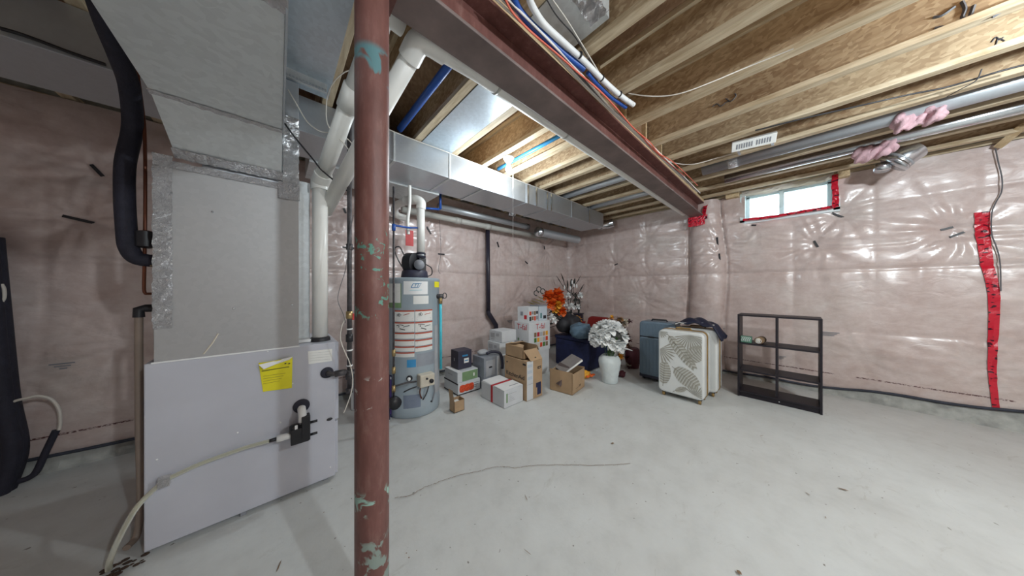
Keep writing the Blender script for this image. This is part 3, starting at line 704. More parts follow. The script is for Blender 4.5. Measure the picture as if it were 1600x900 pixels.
# pale pipes along the back wall
v3 = empty('wall_vent_pipe', (2.5, 3.4, 2.38)); tag(v3, 'long pale plastic pipe running along the top of the back wall', 'pipe')
pa = onY(628,338,3.40); pb = onY(838,362,3.40); zz = (pa.z+pb.z)/2
tube('long_run', [(pa.x, 3.40, zz), (pb.x+.3, 3.40, zz)], .043, M['pvc_grey'], v3, 16)
for px in (762, 715): c = onY(px, 0, 3.40); MB().tube([(c.x-.05,3.40,zz),(c.x+.05,3.40,zz)], .052, 16).build('coupling', M['pvc_grey'], v3, True)
v4 = empty('upper_wall_pipe', (2.5, 3.2, 2.50)); tag(v4, 'grey metal pipe above the pale plastic pipe on the back wall', 'pipe')
pa = onY(685,329,3.22); pb = onY(822,349,3.22); zz = (pa.z+pb.z)/2
tube('long_run', [(pa.x,3.22,zz),(pb.x,3.22,zz)], .045, M['duct'], v4, 16)
tube('end_cap', [(pb.x,3.22,zz),(pb.x+.05,3.22,zz)], .052, M['steel_rough'], v4, 16)
# black drain stack on the back wall
v5 = empty('drain_stack', (2.64, 3.50, .2)); tag(v5, 'black plastic drain pipe with an offset near the boxes on the back wall', 'pipe')
top = onY(762,356,3.47); k1 = onY(763,489,3.47); k2 = onY(775,508,3.47); k3 = onY(776,560,3.47)
tube('upper_run', [top, k1], .036, M['abs'], v5, 14); tube('offset', [k1+Vector((0,0,.04)), k1, k2, k2-Vector((0,0,.05))], .040, M['abs'], v5, 14)
tube('lower_run', [k2, (k2.x, k2.y, .0)], .036, M['abs'], v5, 14)

# ================================================================== GAS AND WATER LINES
gp = empty('gas_pipe', (.361, 2.05, .55)); tag(gp, 'black iron gas pipe drop with tee beside the furnace, left of the column', 'pipe')
GX, GY = .361, 2.05
gz = lambda py: CAMZ+1.7585*(450-py)/FPX
tube('riser', [(GX,GY,gz(185)),(GX,GY,gz(640-28))], .0145, M['steel_rough'], gp, 10)
for py, h, r, m in ((386,.04,.020,'steel_rough'),(492,.05,.021,'brass'),(528,.05,.022,'black'),(585,.06,.024,'steel_rough'),(610,.03,.022,'steel_rough')):
    MB().lathe([(r,0),(r,h)], (GX,GY,gz(py)-h/2), 12).build('fitting', M[m], gp, True)
for py in (515, 548, 572): MB().lathe([(.019,0),(.019,.008)], (GX,GY,gz(py)), 12).build('tape_band', M['white'], gp, True)
MB().box(GX+.015, GX+.055, GY-.01, GY+.004, gz(500), gz(490)).build('red_valve_handle', M['red'], gp)
gg = onY(513, 583, FY)
tube('stub', [(GX,GY,gg.z+.0),(gg.x+.05,GY,gg.z),(gg.x+.004,FY-.03,gg.z+.002),(gg.x,FY+.0,gg.z+.01)], .015, M['steel_rough'], gp, 10, True)
MB().tube([(gg.x+.03,GY,gg.z),(gg.x+.09,GY,gg.z)], .021, 12).build('union', M['steel_rough'], gp, True)
def wire(name, pts, Yp, r, mat, label, cat='wire'):
    o = tube(name, [onY(x, y, Yp) for x, y in pts], r, M[mat], None, 6, True); tag(o, label, cat); return o
wire('thermostat_wire', ((540,497),(534,510),(532,530),(538,548),(546,566),(551,590),(549,612),(541,636),(537,645)), 2.0, .003, 'cable_white', 'thin pale wire looping beside the gas pipe below its fittings')
wire('thermostat_wire', ((450,140),(462,160),(480,190),(500,205),(520,208),(540,215),(553,228),(556,236)), 1.95, .0032, 'cable_white', 'pinkish thin wire swinging across the slanted white pipe from the left')
wire('thermostat_wire', ((556,108),(540,112),(524,125),(513,145),(510,165),(511,190),(520,207),(535,222),(549,240),(553,250)), 1.85, .0032, 'cable_white', 'white thin wire drooping from the joist across the slanted white pipe')
wire('sensor_wire', ((552,336),(546,370),(540,420),(531,450),(528,470),(536,490),(540,505)), 1.98, .0018, 'cable_grey', 'fine grey wire hanging left of the gas pipe above the fittings')
wire('hanging_wire', ((445,193),(455,207),(470,226),(490,250),(505,268),(545,300)), 2.08, .005, 'black', 'black cord sloping behind the plenum top to the white pipes', 'wire')

# gas and water riser just right of the column
wp = empty('heater_gas_riser', (.7765, 2.45, .3)); tag(wp, 'thin black gas riser with fittings in front of the water heater', 'pipe')
hz_ = lambda py: CAMZ+2.334*(450-py)/FPX
tube('riser', [(.7765,2.45,hz_(292)),(.7765,2.45,hz_(636))], .0095, M['steel_rough'], wp, 8)
for py in (352, 548, 575, 604): MB().lathe([(.016,0),(.018,.03),(.016,.06)], (.7765,2.45,hz_(py)-.05), 10).build('fitting', M['brass' if py > 500 else 'blue'], wp, True)
MB().tube([(.7765,2.45,hz_(628)),(.7765,2.40,hz_(628))], .055, 16).build('black_cap', M['black'], wp, True)
tube('side_run', [(.7765,2.45,hz_(352)), onY(640,356,2.6), onY(652,356,2.75)], .010, M['blue'], wp, 8)
tube('flex_line', [(.7765,2.45,hz_(604)), onY(635,598,2.42), onY(650,596,2.47)], .009, M['steel_rough'], wp, 8)

# ================================================================== WATER HEATER
HX, HY, HR, HT = 1.10, 2.80, .266, 1.395
wh = empty('water_heater', (HX, HY, 0)); tag(wh, 'grey-blue cylindrical gas water heater with warning labels behind the column', 'water heater')
MB().lathe([(HR-.005,.0),(HR+.006,.02),(HR+.006,.10),(HR,.112),(HR,HT-.03),(HR+.004,HT-.025),(HR+.004,HT),(HR-.02,HT+.012),(.02,HT+.016)], (HX,HY,0), 48).build('tank', M['heater'], wh, True)
a0 = math.atan2(-HY, -HX)
def hang(px): return a0+math.asin(max(-.99, min(.99, (px-647)/38.5)))
def hzv(px, py):
    a = hang(px); p = Vector((HX+HR*math.cos(a), HY+HR*math.sin(a))); dpt = p.x*ca+p.y*sa; return CAMZ+dpt*(450-py)/FPX
def patch(name, px0, px1, py0, py1, mat, off=.002, parent=None, n=8):
    v = []; f = []
    for i in range(n+1):
        px = px0+(px1-px0)*i/n; a = hang(px)
        for py in (py0, py1): v.append((HX+(HR+off)*math.cos(a), HY+(HR+off)*math.sin(a), hzv((px0+px1)/2, py)))
        if i: k = 2*i; f.append((k-2, k, k+1, k-1))
    return mesh(name, v, f, M[mat], parent or wh, True)
lg = patch('maker_sticker', 633, 666, 437, 460, 'white')
def hline(pts, mat, r, parent, off=.0035):
    P_ = [Vector((HX+(HR+off)*math.cos(hang(x)), HY+(HR+off)*math.sin(hang(x)), hzv(x, y))) for x, y in pts]
    MB().tube(P_, r, 4).build('printed_mark', M[mat], parent)
hline([(643,449.3),(646,443),(657,442.5),(653,449),(643,449.5)], 'ink_blue', .0035, lg)
hline([(648,448.5),(650,443.5)], 'ink_blue', .0025, lg); hline([(651.5,448),(653.5,443)], 'ink_blue', .0025, lg); hline([(648,444),(655,443)], 'ink_blue', .002, lg)
hline([(641,453.5),(650,453.2),(658,453)], 'cyan', .0015, lg)
patch('rating_label', 646, 667, 462, 475, 'paper')
patch('yellow_label', 676, 684, 440, 449, 'yellow')
gl = patch('energy_label', 609, 630, 443, 481, 'label_green', .002); patch('label_panel', 609, 629, 443, 473, 'paper', .0035, gl)
for k in range(6): hline([(611,447+k*4),(627,447.5+k*4)], 'grey_light', .0012, gl, .0045)
rows = [(485,503),(503.5,519.5),(520,530),(531,541),(541.5,550),(550.5,559)]
for ci, (xa, xb) in enumerate(((620,647.5),(648.5,672.5))):
    for ri, (ya, yb) in enumerate(rows):
        dy = -ci*1.2; 
        if ci == 1 and ri == 5: continue
        L_ = patch('warning_label', xa, xb, ya+dy, yb+dy-.6, 'paper')
        patch('label_header', xa, xb, ya+dy, ya+dy+2.2, 'header_red', .0035, L_)
        if ri < 2:
            x_ = xa+4; 
            hline([(x_+1,ya+dy+6),(x_+4,ya+dy+4.5),(x_+6,ya+dy+7),(x_+4,ya+dy+9.5),(x_+1.5,ya+dy+8.5),(x_+1,ya+dy+6)] if ri == 0 else [(x_,ya+dy+5),(x_+5,ya+dy+4),(x_+9,ya+dy+5)], 'ink', .0018 if ri == 0 else .003, L_, .0045)
            hline([(x_+3,ya+dy+6),(x_+3,ya+dy+8)], 'ink', .004, L_, .0045)
            hline([(xa+13,ya+dy+7.5),(xa+17,ya+dy+6),(xa+21,ya+dy+5)], 'header_red' if ri == 0 else 'ink', .0028, L_, .0045)
            if ri == 1: hline([(xa+8,ya+dy+10),(xa+15,ya+dy+12)], 'ink', .004, L_, .0045)
        for k in range(2 if ri < 2 else 1):
            y_ = ya+dy+(yb-ya)*(.72 if ri < 2 else .5)+k*2.4; hline([(xa+2,y_),(xb-2,y_-.3)], 'grey_light', .0012, L_, .0045)
patch('blue_sticker', 637.5, 649.5, 562, 574, 'blue_sky'); patch('data_plate', 651, 676, 551, 571, 'plate')
patch('access_panel', 633, 656, 617, 640, 'heater_dark', .004)
patch('clear_pouch', 676, 683.5, 508, 612, 'grey_light', .003, None, 3)
# gas control valve
def hpt(px, py, off): a = hang(px); return Vector((HX+(HR+off)*math.cos(a), HY+(HR+off)*math.sin(a), hzv(px, py)))
gv = hpt(661, 591, .05); ang = hang(661)
mt = Matrix.Translation(gv) @ Matrix.Rotation(ang, 4, 'Z')
MB().box(-.055,.035,-.075,.075,-.062,.060, M=mt).build('gas_valve', M['beige'], wh, bevel=.01)
MB().tube([mt@Vector((.035,.035,-.01)), mt@Vector((.055,.035,-.01))], .020, 14).build('valve_knob', M['black'], wh, True)
MB().tube([mt@Vector((.035,-.01,.02)), mt@Vector((.045,-.01,.02))], .010, 10).build('valve_button', M['black'], wh, True)
c = hpt(641, 591, .015); MB().sphere(c, .022, 8).build('white_knob', M['white'], wh, True)
c = hpt(641, 591, .004); MB().sphere(c, .030, 8, (1,1,1)).build('black_ring', M['black'], wh, True)
for pts, m in (((hpt(655,600,.05), hpt(654,612,.03), hpt(657,622,.01)),'copper'), ((hpt(664,600,.05), hpt(662,612,.04), hpt(659,624,.01)),'steel_rough'),
               ((hpt(672,598,.03), hpt(674,612,.02), hpt(672,628,.005)),'grey'), ((hpt(650,602,.04), hpt(642,606,.03), hpt(634,612,.01)),'steel_rough')):
    tube('burner_line', pts, .006, M[m], wh, 6, True)
for px in (628, 671): c = hpt(px, 627, .002); MB().sphere(c, .009, 6).build('panel_bolt', M['black'], wh)
# blower and vent on top
MB().lathe([(.135,HT+.012),(.14,HT+.02),(.13,HT+.085),(.12,HT+.095)], (HX+.0,HY-.02,0), 28).build('blower_base', M['charcoal'], wh, True)
MB().lathe([(.09,-.055),(.115,-.045),(.115,.045),(.09,.055)], (HX-.03,HY-.02,HT+.17), 24, True, Matrix.Rotation(H, 3, 'X') @ Matrix.Rotation(.6, 3, 'Y')).build('blower_housing', M['black'], wh, True)
MB().tube([(HX+.02,HY-.10,HT+.15),(HX-.01,HY-.16,HT+.15)], .052, 18).build('blower_motor', M['grey'], wh, True)
box('blower_box', HX+.02, HX+.10, HY-.09, HY+.0, HT+.09, HT+.23, M['black'], wh, .008)
vx, vy = HX+.055, HY-.05; dv = vx*ca+vy*sa
MB().lathe([(.048,0),(.052,.01),(.052,.05),(.047,.06)], (vx,vy,HT+.23), 18).build('rubber_boot', M['black_rubber'], wh, True)
MB().lathe([(.0535,0),(.0535,.012)], (vx,vy,HT+.255), 18).build('hose_clamp', M['shiny'], wh, True)
zt = CAMZ+dv*(450-318)/FPX
hv = empty('heater_vent_pipe', (vx, vy, HT+.30)); tag(hv, 'white plastic vent pipe standing on top of the water heater', 'pipe')
tube('riser', [(vx,vy,HT+.295),(vx,vy,zt)], .042, M['pvc'], hv, 18)
tube('top_elbow', [(vx,vy,zt-.06),(vx,vy,zt+.01),(vx-.04,vy+.05,zt+.045),(vx-.10,vy+.18,zt+.05)], .050, M['pvc'], hv, 18, True, 4)
tube('back_run', [(vx-.10,vy+.18,zt+.05),(vx-.12,3.2,zt+.05),(vx-.05,3.38,zt+.0),(vx+.1,3.40,zt-.02)], .042, M['pvc'], hv, 18, True, 4)
cb = tube('blower_cord', [hpt(627,432,-.05)+Vector((0,0,.1)), (HX-.19,HY-.06,HT+.2), (HX-.22,HY-.05,HT+.30), (HX-.17,HY-.05,HT+.33), (HX-.12,HY-.05,HT+.24)], .006, M['black'], wh, 6, True)
tube('blower_cord', [(HX+.10,HY-.06,HT+.17), (HX+.17,HY-.06,HT+.13), (HX+.18,HY-.05,HT+.06), (HX+.12,HY-.05,HT+.03)], .006, M['black'], wh, 6, True)
# relief valve with cyan pipe
tv = hpt(682, 463, .03)
rv = MB().tube([tv-Vector((.04,-.02,0)), tv+Vector((.03,-.01,0))], .026, 12).build('relief_valve', M['steel_rough'], wh, True)
ring = [tv+Vector((.045+.022*math.cos(k*math.pi/6), -.01, .006+.03*math.sin(k*math.pi/6))) for k in range(13)]
tube('test_lever', ring, .005, M['steel_rough'], wh, 6)
tube('valve_outlet', [tv-Vector((0,0,.01)), tv-Vector((0,0,.08))], .020, M['brass'], wh, 12)
tube('cyan_pipe', [tv-Vector((0,0,.07)), Vector((tv.x+.004, tv.y, .42))], .0145, M['cyan'], wh, 12)
# cold and hot lines above
sp = onY(638, 366, 2.75); s0 = onY(640, 290, 2.75)
o = tube('white_drop_pipe', [s0, (onY(640,318,2.75)), onY(637,345,2.75), sp], .017, M['pvc'], None, 12, True); tag(o, 'thin white plastic pipe dropping to the left of the heater vent', 'pipe')
tg = onY(640, 372, 3.3); o = box('red_tag', tg.x-.05, tg.x+.05, 3.30, 3.305, tg.z-.10, tg.z+.10, M['red']); tag(o, 'red tag hanging behind the water heater near the vent', 'tag')
bl = empty('blue_water_line', onY(675, 325, 3.0)); tag(bl, 'blue plastic water line bending down from the joists over the water heater', 'pipe')
tube('horizontal_run', [onY(661,325,3.0), onY(686,327,3.0)], .013, M['blue'], bl, 10); tube('drop_run', [onY(688,299,3.0), onY(688,327,3.0)], .016, M['blue'], bl, 10)
o = tube('wall_wire', [onY(684,325,3.45), onY(687,352,3.45), onY(689,395,3.45), onY(685,420,3.45), onY(688,428,3.45)], .003, M['cable_grey'], None, 5, True); tag(o, 'fine grey wire hanging on the back wall right of the heater vent', 'wire')
# framed purple box behind the column
pz = onZ(552, 640, 0); 
pb_ = empty('boxed_item', (.86, 2.58, 0)); tag(pb_, 'dark blue and purple box with white borders half hidden behind the column', 'box')
q0 = onZ(549,641,0); q1 = onZ(612,655,0)
MB().prism([(q0.x,q0.y),(q1.x-.02,q1.y),(q1.x+.04,q1.y+.07),(q0.x+.06,q0.y+.07)], 2, 0, .42).build('carton', M['navy'], pb_)
dq = (q1-q0)
for (s0_, s1_, z0_, z1_) in ((-.0,.07,0,.42),(0,1,.395,.42),(0,1,0,.02)):
    a = q0+dq*s0_; b = q0+dq*s1_; n_ = Vector((dq.y,-dq.x,0)).normalized()*.004
    mesh('white_border', [a+n_+Vector((0,0,z0_)), b+n_+Vector((0,0,z0_)), b+n_+Vector((0,0,z1_)), a+n_+Vector((0,0,z1_))], [(0,1,2,3)], M['white'], pb_)
a = q0+dq*.85; b = q0+dq*1.0; n_ = Vector((dq.y,-dq.x,0)).normalized()*.005
mesh('purple_print', [a+n_+Vector((0,0,.05)), b+n_+Vector((0,0,.05)), b+n_+Vector((0,0,.39)), a+n_+Vector((0,0,.39))], [(0,1,2,3)], M['purple'], pb_)

# ================================================================== CABLES AND PIPES ALONG THE BEAM
def zpath(name, pts, z, r, mat, label, cat='cable', n=8, parent=None):
    P_ = [onZ(x, y, (z if not isinstance(z, (list, tuple)) else z[i])) for i, (x, y) in enumerate(pts)]
    o = tube(name, P_, r, M[mat], parent, n, True, 5)
    if label: tag(o, label, cat)
    return o
wpv = zpath('white_water_pipe', ((824,-12),(832,10),(850,38),(880,66),(912,95),(945,128),(970,150),(990,164)), 2.62, .0155, 'white', 'white plastic pipe strapped along the beam side with black ties', 'pipe', 12)
for px, py in ((906,86),(940,122),(968,147)):
    c = onZ(px, py, 2.62); d = (onZ(px+8, py+8, 2.62)-c).normalized(); MB().tube([c-d*.004, c+d*.004], .0185, 12).build('black_tie', M['black'], wpv, True)
zpath('blue_water_pipe', ((799,-14),(808,10),(826,34),(852,58),(880,83),(912,108)), 2.61, .0165, 'blue', 'thick blue sleeved pipe along the beam, nearer the camera', 'pipe', 12)
zpath('blue_branch_pipe', ((918,114),(932,130),(955,152),(978,168)), 2.61, .012, 'blue', 'thinner blue pipe continuing from the thick sleeve to the joist blocks', 'pipe', 12)
zpath('orange_cable', ((784,-14),(800,18),(830,50),(870,84),(905,115),(935,140),(962,168),(985,195),(1003,213),(1020,233),(1045,255),(1070,275)), 2.59, .0052, 'orange_cable', 'salmon orange electrical cable winding along the beam flange', 'cable')
for k, (o_, z_, m_, lb) in enumerate(((0,2.655,'cable_white','outermost of the white cables, right on the beam flange edge'),(7,2.650,'cable_white','white cable second from the beam flange edge'),(13,2.645,'cable_grey','grey cable running between the white cables on the beam'),(18,2.642,'cable_white','white cable nearest the orange one along the beam'))):
    pts = [(766+o_,-12),(800+o_*.9,22),(850+o_*.8,68),(900+o_*.7,122),(950+o_*.55,170+k),(1000+o_*.45,217),(1050+o_*.3,263),(1090+o_*.2,301)]
    pts = [(a+R(-1.2,1.2), b+R(-1.2,1.2)) for a, b in pts]
    zpath('white_cable' if 'white' in m_ else 'grey_cable', pts, z_-.045, .0055, 'cable_bright' if 'white' in m_ else m_, lb)
zpath('orange_cable', ((995,205),(1015,222),(1030,240),(1050,252),(1072,272),(1090,290)), 2.585, .0045, 'orange_cable', 'second orange cable fraying near the right end of the beam', 'cable')
zpath('light_wire', ((982,146),(1010,150),(1040,150),(1070,144),(1110,129),(1160,108),(1200,92),(1240,76)), (2.66,2.60,2.58,2.58,2.62,2.66,2.67,2.67), .0035, 'cable_white', 'pale wire sagging under the joists from the beam pipes to the right')
zpath('light_wire', ((1020,236),(1045,252),(1080,257),(1120,247),(1145,240)), (2.66,2.62,2.60,2.65,2.67), .0035, 'cable_white', 'pale wire sagging toward the louvred white strip on the joists')
zpath('light_wire', ((858,-8),(885,30),(905,62),(925,95),(940,120)), (2.70,2.66,2.65,2.65,2.63), .003, 'cable_white', 'thin pale wire crossing above the white pipe near the top edge')
zpath('thin_black_cable', ((850,-8),(870,25),(900,60),(930,110),(950,140)), (2.68,2.66,2.65,2.64,2.63), .003, 'black', 'thin black cable beside the white pipe near the top edge')
zpath('hanging_lead', ((1480,151),(1500,140),(1525,126),(1534,108)), (2.66,2.65,2.66,2.70), .003, 'cable_grey', 'short grey lead drooping below the joists at upper right')
zpath('black_cable_run', ((1180,204),(1260,184),(1340,166),(1420,148),(1480,136),(1560,112),(1610,99)), 2.675, .006, 'black', 'black cable running along a joist toward the right edge')
# yellowish cable on the edge of the trunk
o = tube('yellow_cable', [(x, TY0-.015+.004*math.sin(x*9), ZJ-.006+.002*math.sin(x*5)-.006) for x in (.70,.85,1.0,1.15,1.3,1.5,1.75,2.0,2.4,2.8,3.2,3.7)], .005, M['cable_white'], None, 8, True); tag(o, 'pale yellow cable running along the top edge of the supply duct', 'cable')
# blue pipes between the joists left of the beam
for x, r_, m_, lb in ((.80,.026,'blue','dark blue water pipe in the joist bay right of the column'), (1.93,.020,'blue_sky','bright blue water pipe in the joist bay beside the lit bulb')):
    o = tube('bay_pipe', [(x,1.15,ZJ+.03),(x,2.36,ZJ+.03)], r_, M[m_], None, 12); tag(o, lb, 'pipe')
# ducts in the joist bays
def bayduct(name, x, y0, y1, r, z, label, mat='duct'):
    o = tube(name, [(x,y0,z),(x,y1,z)], r, M[mat], None, 18); tag(o, label, 'duct'); return o
o = bayduct('round_duct', 3.79, -2.6, .74, .078, ZJ+.055, 'round silver duct in the joist bay beyond the louvred white strip')
MB().tube([(3.79,.42,ZJ+.055),(3.79,.50,ZJ+.055)], .082, 18).build('joint_tape', M['foil'], o, True)
bayduct('slim_conduit', 4.28, -2.6, .60, .055, ZJ+.03, 'slim shiny duct in the joist bay nearest the window', 'shiny')
bayduct('round_duct', 3.27, 1.2, 2.5, .06, ZJ+.05, 'grey round duct between joists left of the beam, third bay from the wall')
bayduct('round_duct', 4.04, 1.3, 2.6, .06, ZJ+.05, 'grey round duct between joists left of the beam, nearest the wall')
# insulation tufts and round elbow boot under the joists
def tuft(name, px0, py0, px1, py1, z, label, seed):
    rng = random.Random(seed); c0 = onZ(px0, py0, z); c1 = onZ(px1, py1, z); bmh = bmesh.new()
    n = 6
    for i in range(n):
        p = c0.lerp(c1, i/(n-1))+Vector((rng.uniform(-.03,.03), rng.uniform(-.02,.02), rng.uniform(-.02,.02)))
        bmesh.ops.create_icosphere(bmh, subdivisions=3, radius=.06+rng.uniform(-.01,.02), matrix=Matrix.Translation(p) @ Euler((rng.random()*3, rng.random()*3, 0)).to_matrix().to_4x4() @ Matrix.Diagonal((1.3,.9,.6,1)))
    v = []
    for q_ in bmh.verts:
        k = .025*(float(vnoise(np.array(q_.co.x*26+q_.co.z*19), np.array(q_.co.y*24+seed)))-.5)+.012*math.sin(q_.co.y*95+q_.co.z*70)
        v.append(q_.co+q_.normal*k)
    f = [[x.index for x in q_.verts] for q_ in bmh.faces]; bmh.free()
    o = mesh(name, v, f, M['pink_wool'], None, True); tag(o, label, 'insulation')
tuft('insulation_tuft', 1408, 192, 1468, 176, 2.66, 'upper wad of pink insulation stuffed between joists', 3)
tuft('insulation_tuft', 1352, 240, 1388, 232, 2.63, 'lower wad of pink insulation beside the round metal elbow', 8)
eb_ = empty('duct_elbow', onZ(1415, 243, 2.62)); tag(eb_, 'stubby round metal duct elbow poking down under the joists by the right wall', 'duct')
c = LOC[eb_]
tube('elbow_body', [c+Vector((.02,-.05,.045)), c+Vector((.01,-.02,.02)), c+Vector((0,.01,-.01)), c+Vector((.0,.05,-.045))], .10, M['shiny'], eb_, 20, True, 3)
MB().tube([c+Vector((0,.05,-.045)), c+Vector((0,.072,-.065))], .112, 20).build('elbow_collar', M['shiny'], eb_, True)
MB().tube([c+Vector((.0,.03,-.02)), c+Vector((.0,.04,-.03))], .110, 20).build('crimp_ring', M['duct'], eb_, True)
tube('small_collar', [c+Vector((.06,.12,-.03)), c+Vector((.04,.13,-.09))], .055, M['shiny'], eb_, 16)
# louvred white strip
la = onZ(1143, 232, 2.655); lb_ = onZ(1213, 215, 2.655); ctr = (la+lb_)/2; d = (lb_-la); L_ = d.length; az = math.atan2(d.y, d.x)
mt = Matrix.Translation((ctr.x, ctr.y, 2.665)) @ Matrix.Rotation(az, 4, 'Z') @ Matrix.Rotation(-.75, 4, 'X')
lt = MB().box(-L_/2, L_/2, -.045, .045, -.02, .015, M=mt).build('louvred_strip', M['paper'], None, bevel=.004); tag(lt, 'white plastic strip with louvre slots fixed under the joists', 'vent')
for k in range(14):
    if k == 7: continue
    x = -L_/2+.04+(L_-.08)*k/13; MB().box(x-.005, x+.004, -.022, .022, -.0225, -.0203, M=mt @ Matrix.Rotation(.0,4,'Z')).build('louvre_slot', M['grey'], lt)
    MB().box(x-.005, x+.004, .0353, .037, -.012, .010, M=mt).build('louvre_slot', M['grey'], lt)
for k in (-.12, .12): MB().box(ctr.x, 3.535, ctr.y+k-.01, ctr.y+k+.01, 2.676, ZJ+.0005).build('mounting_strap', M['duct'], lt)
# wire on the right wall beside the red tape
ww = []
for px, py in ((1556,232),(1560,252),(1566,278),(1565,300),(1555,318),(1549,335),(1550,365),(1557,385),(1563,410),(1563,455)):
    p = onX(px, py, XB-.05); ww.append((XB-.045-max(0, float(hB(np.array(p.y), np.array(p.z)))), p.y, p.z))
o = tube('wall_cable', ww, .004, M['cable_grey'], None, 6, True); tag(o, 'grey cable hanging down the right wall beside the long red tape', 'cable')

bd = box('bay_boot', .99, 1.30, .66, .99, ZJ+.05, ZS-.002, M['duct_dull']); tag(bd, 'grey sheet metal boot in the joist bay behind the white pipe at the top', 'duct')
crumple('foil_tape', (1.0,.64,ZJ+.049), (.25,0,0), (0,.10,0), (0,0,-1), 12, 5, .02, bd)

# ================================================================== STORED THINGS
def carton(name, x0, x1, y0, y1, z0, z1, mat, label, rot=0, cat='box', lid=True, grp=None):
    o = box(name, x0, x1, y0, y1, z0, z1, M[mat], None, .003); tag(o, label, cat, grp)
    if lid: 
        box('tape_seam', (x0+x1)/2-.004, (x0+x1)/2+.004, y0+.002, y1-.002, z1, z1+.0012, M['grey_light'] if mat != 'kraft' else M['kraft_dark'], o)
    o.rotation_euler.z = rot; return o
def face(o, name, side, a0, a1, z0, z1, mat, off=.0015):
    """thin printed panel on a box side: 'y' faces -Y, 'x' faces -X; a along the side"""
    c = LOC[o]; bb = [Vector(q_) for q_ in o.bound_box]; mn = Vector((min(q_.x for q_ in bb), min(q_.y for q_ in bb), 0)); mx = Vector((max(q_.x for q_ in bb), max(q_.y for q_ in bb), 0))
    if side == 'y': return box(name, a0, a1, c.y+mn.y-off, c.y+mn.y-.0002, z0, z1, M[mat], o)
    return box(name, c.x+mn.x-off, c.x+mn.x-.0002, a0, a1, z0, z1, M[mat], o)
bpy.context.view_layer.update()
# white box with red tape
A = carton('white_box', 1.80,2.085,2.10,2.52,0,.187,'carton','white carton with red tape band in front of the tall brown box', lid=False)
box('red_band', 1.798,1.7995,2.30,2.335,.0,.188,M['ink_red'],A); box('red_band', 1.799,2.086,2.30,2.335,.1875,.1895,M['ink_red'],A)
for (x0_, x1_, y0_, y1_) in ((1.80,2.085,2.105,2.28),(1.81,2.08,2.345,2.515)):
    mesh('lid_flap', [(x0_,y0_,.189),(x1_,y0_,.189),(x1_,y1_,.196),(x0_,y1_,.196)], [(0,1,2,3)], M['white'], A)
box('flap_gap', 1.84,2.0,2.283,2.292,.188,.1895,M['grey'],A); box('flap_gap', 1.93,2.07,2.16,2.168,.19,.1945,M['grey'],A)
face(A,'side_print','y',1.83,1.85,.05,.15,'label_green'); face(A,'side_print','y',1.86,1.98,.135,.139,'grey_light')
for k in range(4): face(A,'side_print','y',1.87,1.90+.02*k,.11-.018*k,.114-.018*k,'grey_light')
# tall brown appliance box with lettering
B = carton('brown_box', 2.10,2.37,2.055,2.44,0,.457,'kraft','tall brown appliance carton with dark lettering on its left side', lid=False)
text('printed_lettering','KitchenAid',.072,(2.098,2.25,.255),FACE_X,M['ink'],B); face(B,'side_print','x',2.20,2.30,.175,.180,'kraft_dark')
face(B,'side_print','x',2.385,2.405,.38,.395,'ink'); face(B,'side_print','x',2.07,2.12,.405,.425,'ink')
face(B,'white_label','y',2.103,2.205,.005,.452,'carton')
for z_ in (.38,.31,.24): 
    face(B,'label_print','y',2.115,2.19,z_,z_+.035,'carton_blue',.0025)
face(B,'label_print','y',2.11,2.20,.185,.188,'grey',.0025)
face(B,'label_print','y',2.285,2.345,.335,.365,'ink'); face(B,'label_print','y',2.30,2.335,.345,.355,'kraft',.0025)
face(B,'blue_panel','y',2.255,2.345,.03,.175,'navy'); face(B,'label_print','y',2.245,2.275,.01,.12,'kraft',.003)
# open carton on top
C_ = mesh('open_carton', *(lambda m: (m.v, m.f))(MB().box(2.115,2.36,2.13,2.44,.458,.466).box(2.115,2.12,2.13,2.44,.458,.60).box(2.355,2.36,2.13,2.44,.458,.60).box(2.115,2.36,2.435,2.44,.458,.60).box(2.115,2.36,2.13,2.135,.458,.565)), M['kraft'])
tag(C_, 'small open brown carton with drooping front flap on the tall appliance carton', 'box')
mesh('front_flap', [(2.125,2.13,.565),(2.355,2.13,.565),(2.345,2.035,.455),(2.145,2.03,.455),(2.12,2.13,.560),(2.355,2.134,.560)], [(0,1,2,3)], M['kraft'], C_)
box('flap_hole', 2.235,2.255,2.051,2.056,.476,.486, M['ink'], C_)
mesh('back_flap', [(2.115,2.44,.60),(2.36,2.44,.60),(2.35,2.28,.625),(2.13,2.28,.63)], [(0,1,2,3)], M['kraft'], C_)
mesh('side_flap', [(2.115,2.13,.598),(2.115,2.44,.60),(2.20,2.42,.615),(2.20,2.20,.61)], [(0,1,2,3)], M['kraft'], C_)
mesh('side_flap', [(2.36,2.13,.598),(2.36,2.44,.60),(2.43,2.42,.53),(2.43,2.16,.52)], [(0,1,2,3)], M['kraft'], C_)
box('dark_interior', 2.125,2.35,2.14,2.43,.4665,.47,M['ink'],C_)
# small open brown box on the floor
D = mesh('small_open_box', *(lambda m: (m.v, m.f))(MB().box(1.35,1.47,2.37,2.47,0,.005).box(1.35,1.354,2.37,2.47,0,.12).box(1.466,1.47,2.37,2.47,0,.12).box(1.35,1.47,2.37,2.374,0,.115).box(1.35,1.47,2.466,2.47,0,.12)), M['kraft'])
tag(D, 'small open brown box standing alone on the floor right of the water heater', 'box')
mesh('tall_flap', [(1.35,2.37,.12),(1.35,2.47,.12),(1.335,2.465,.235),(1.335,2.375,.235)], [(0,1,2,3)], M['kraft'], D)
box('white_insert', 1.37,1.43,2.39,2.45,.005,.10,M['paper'],D)
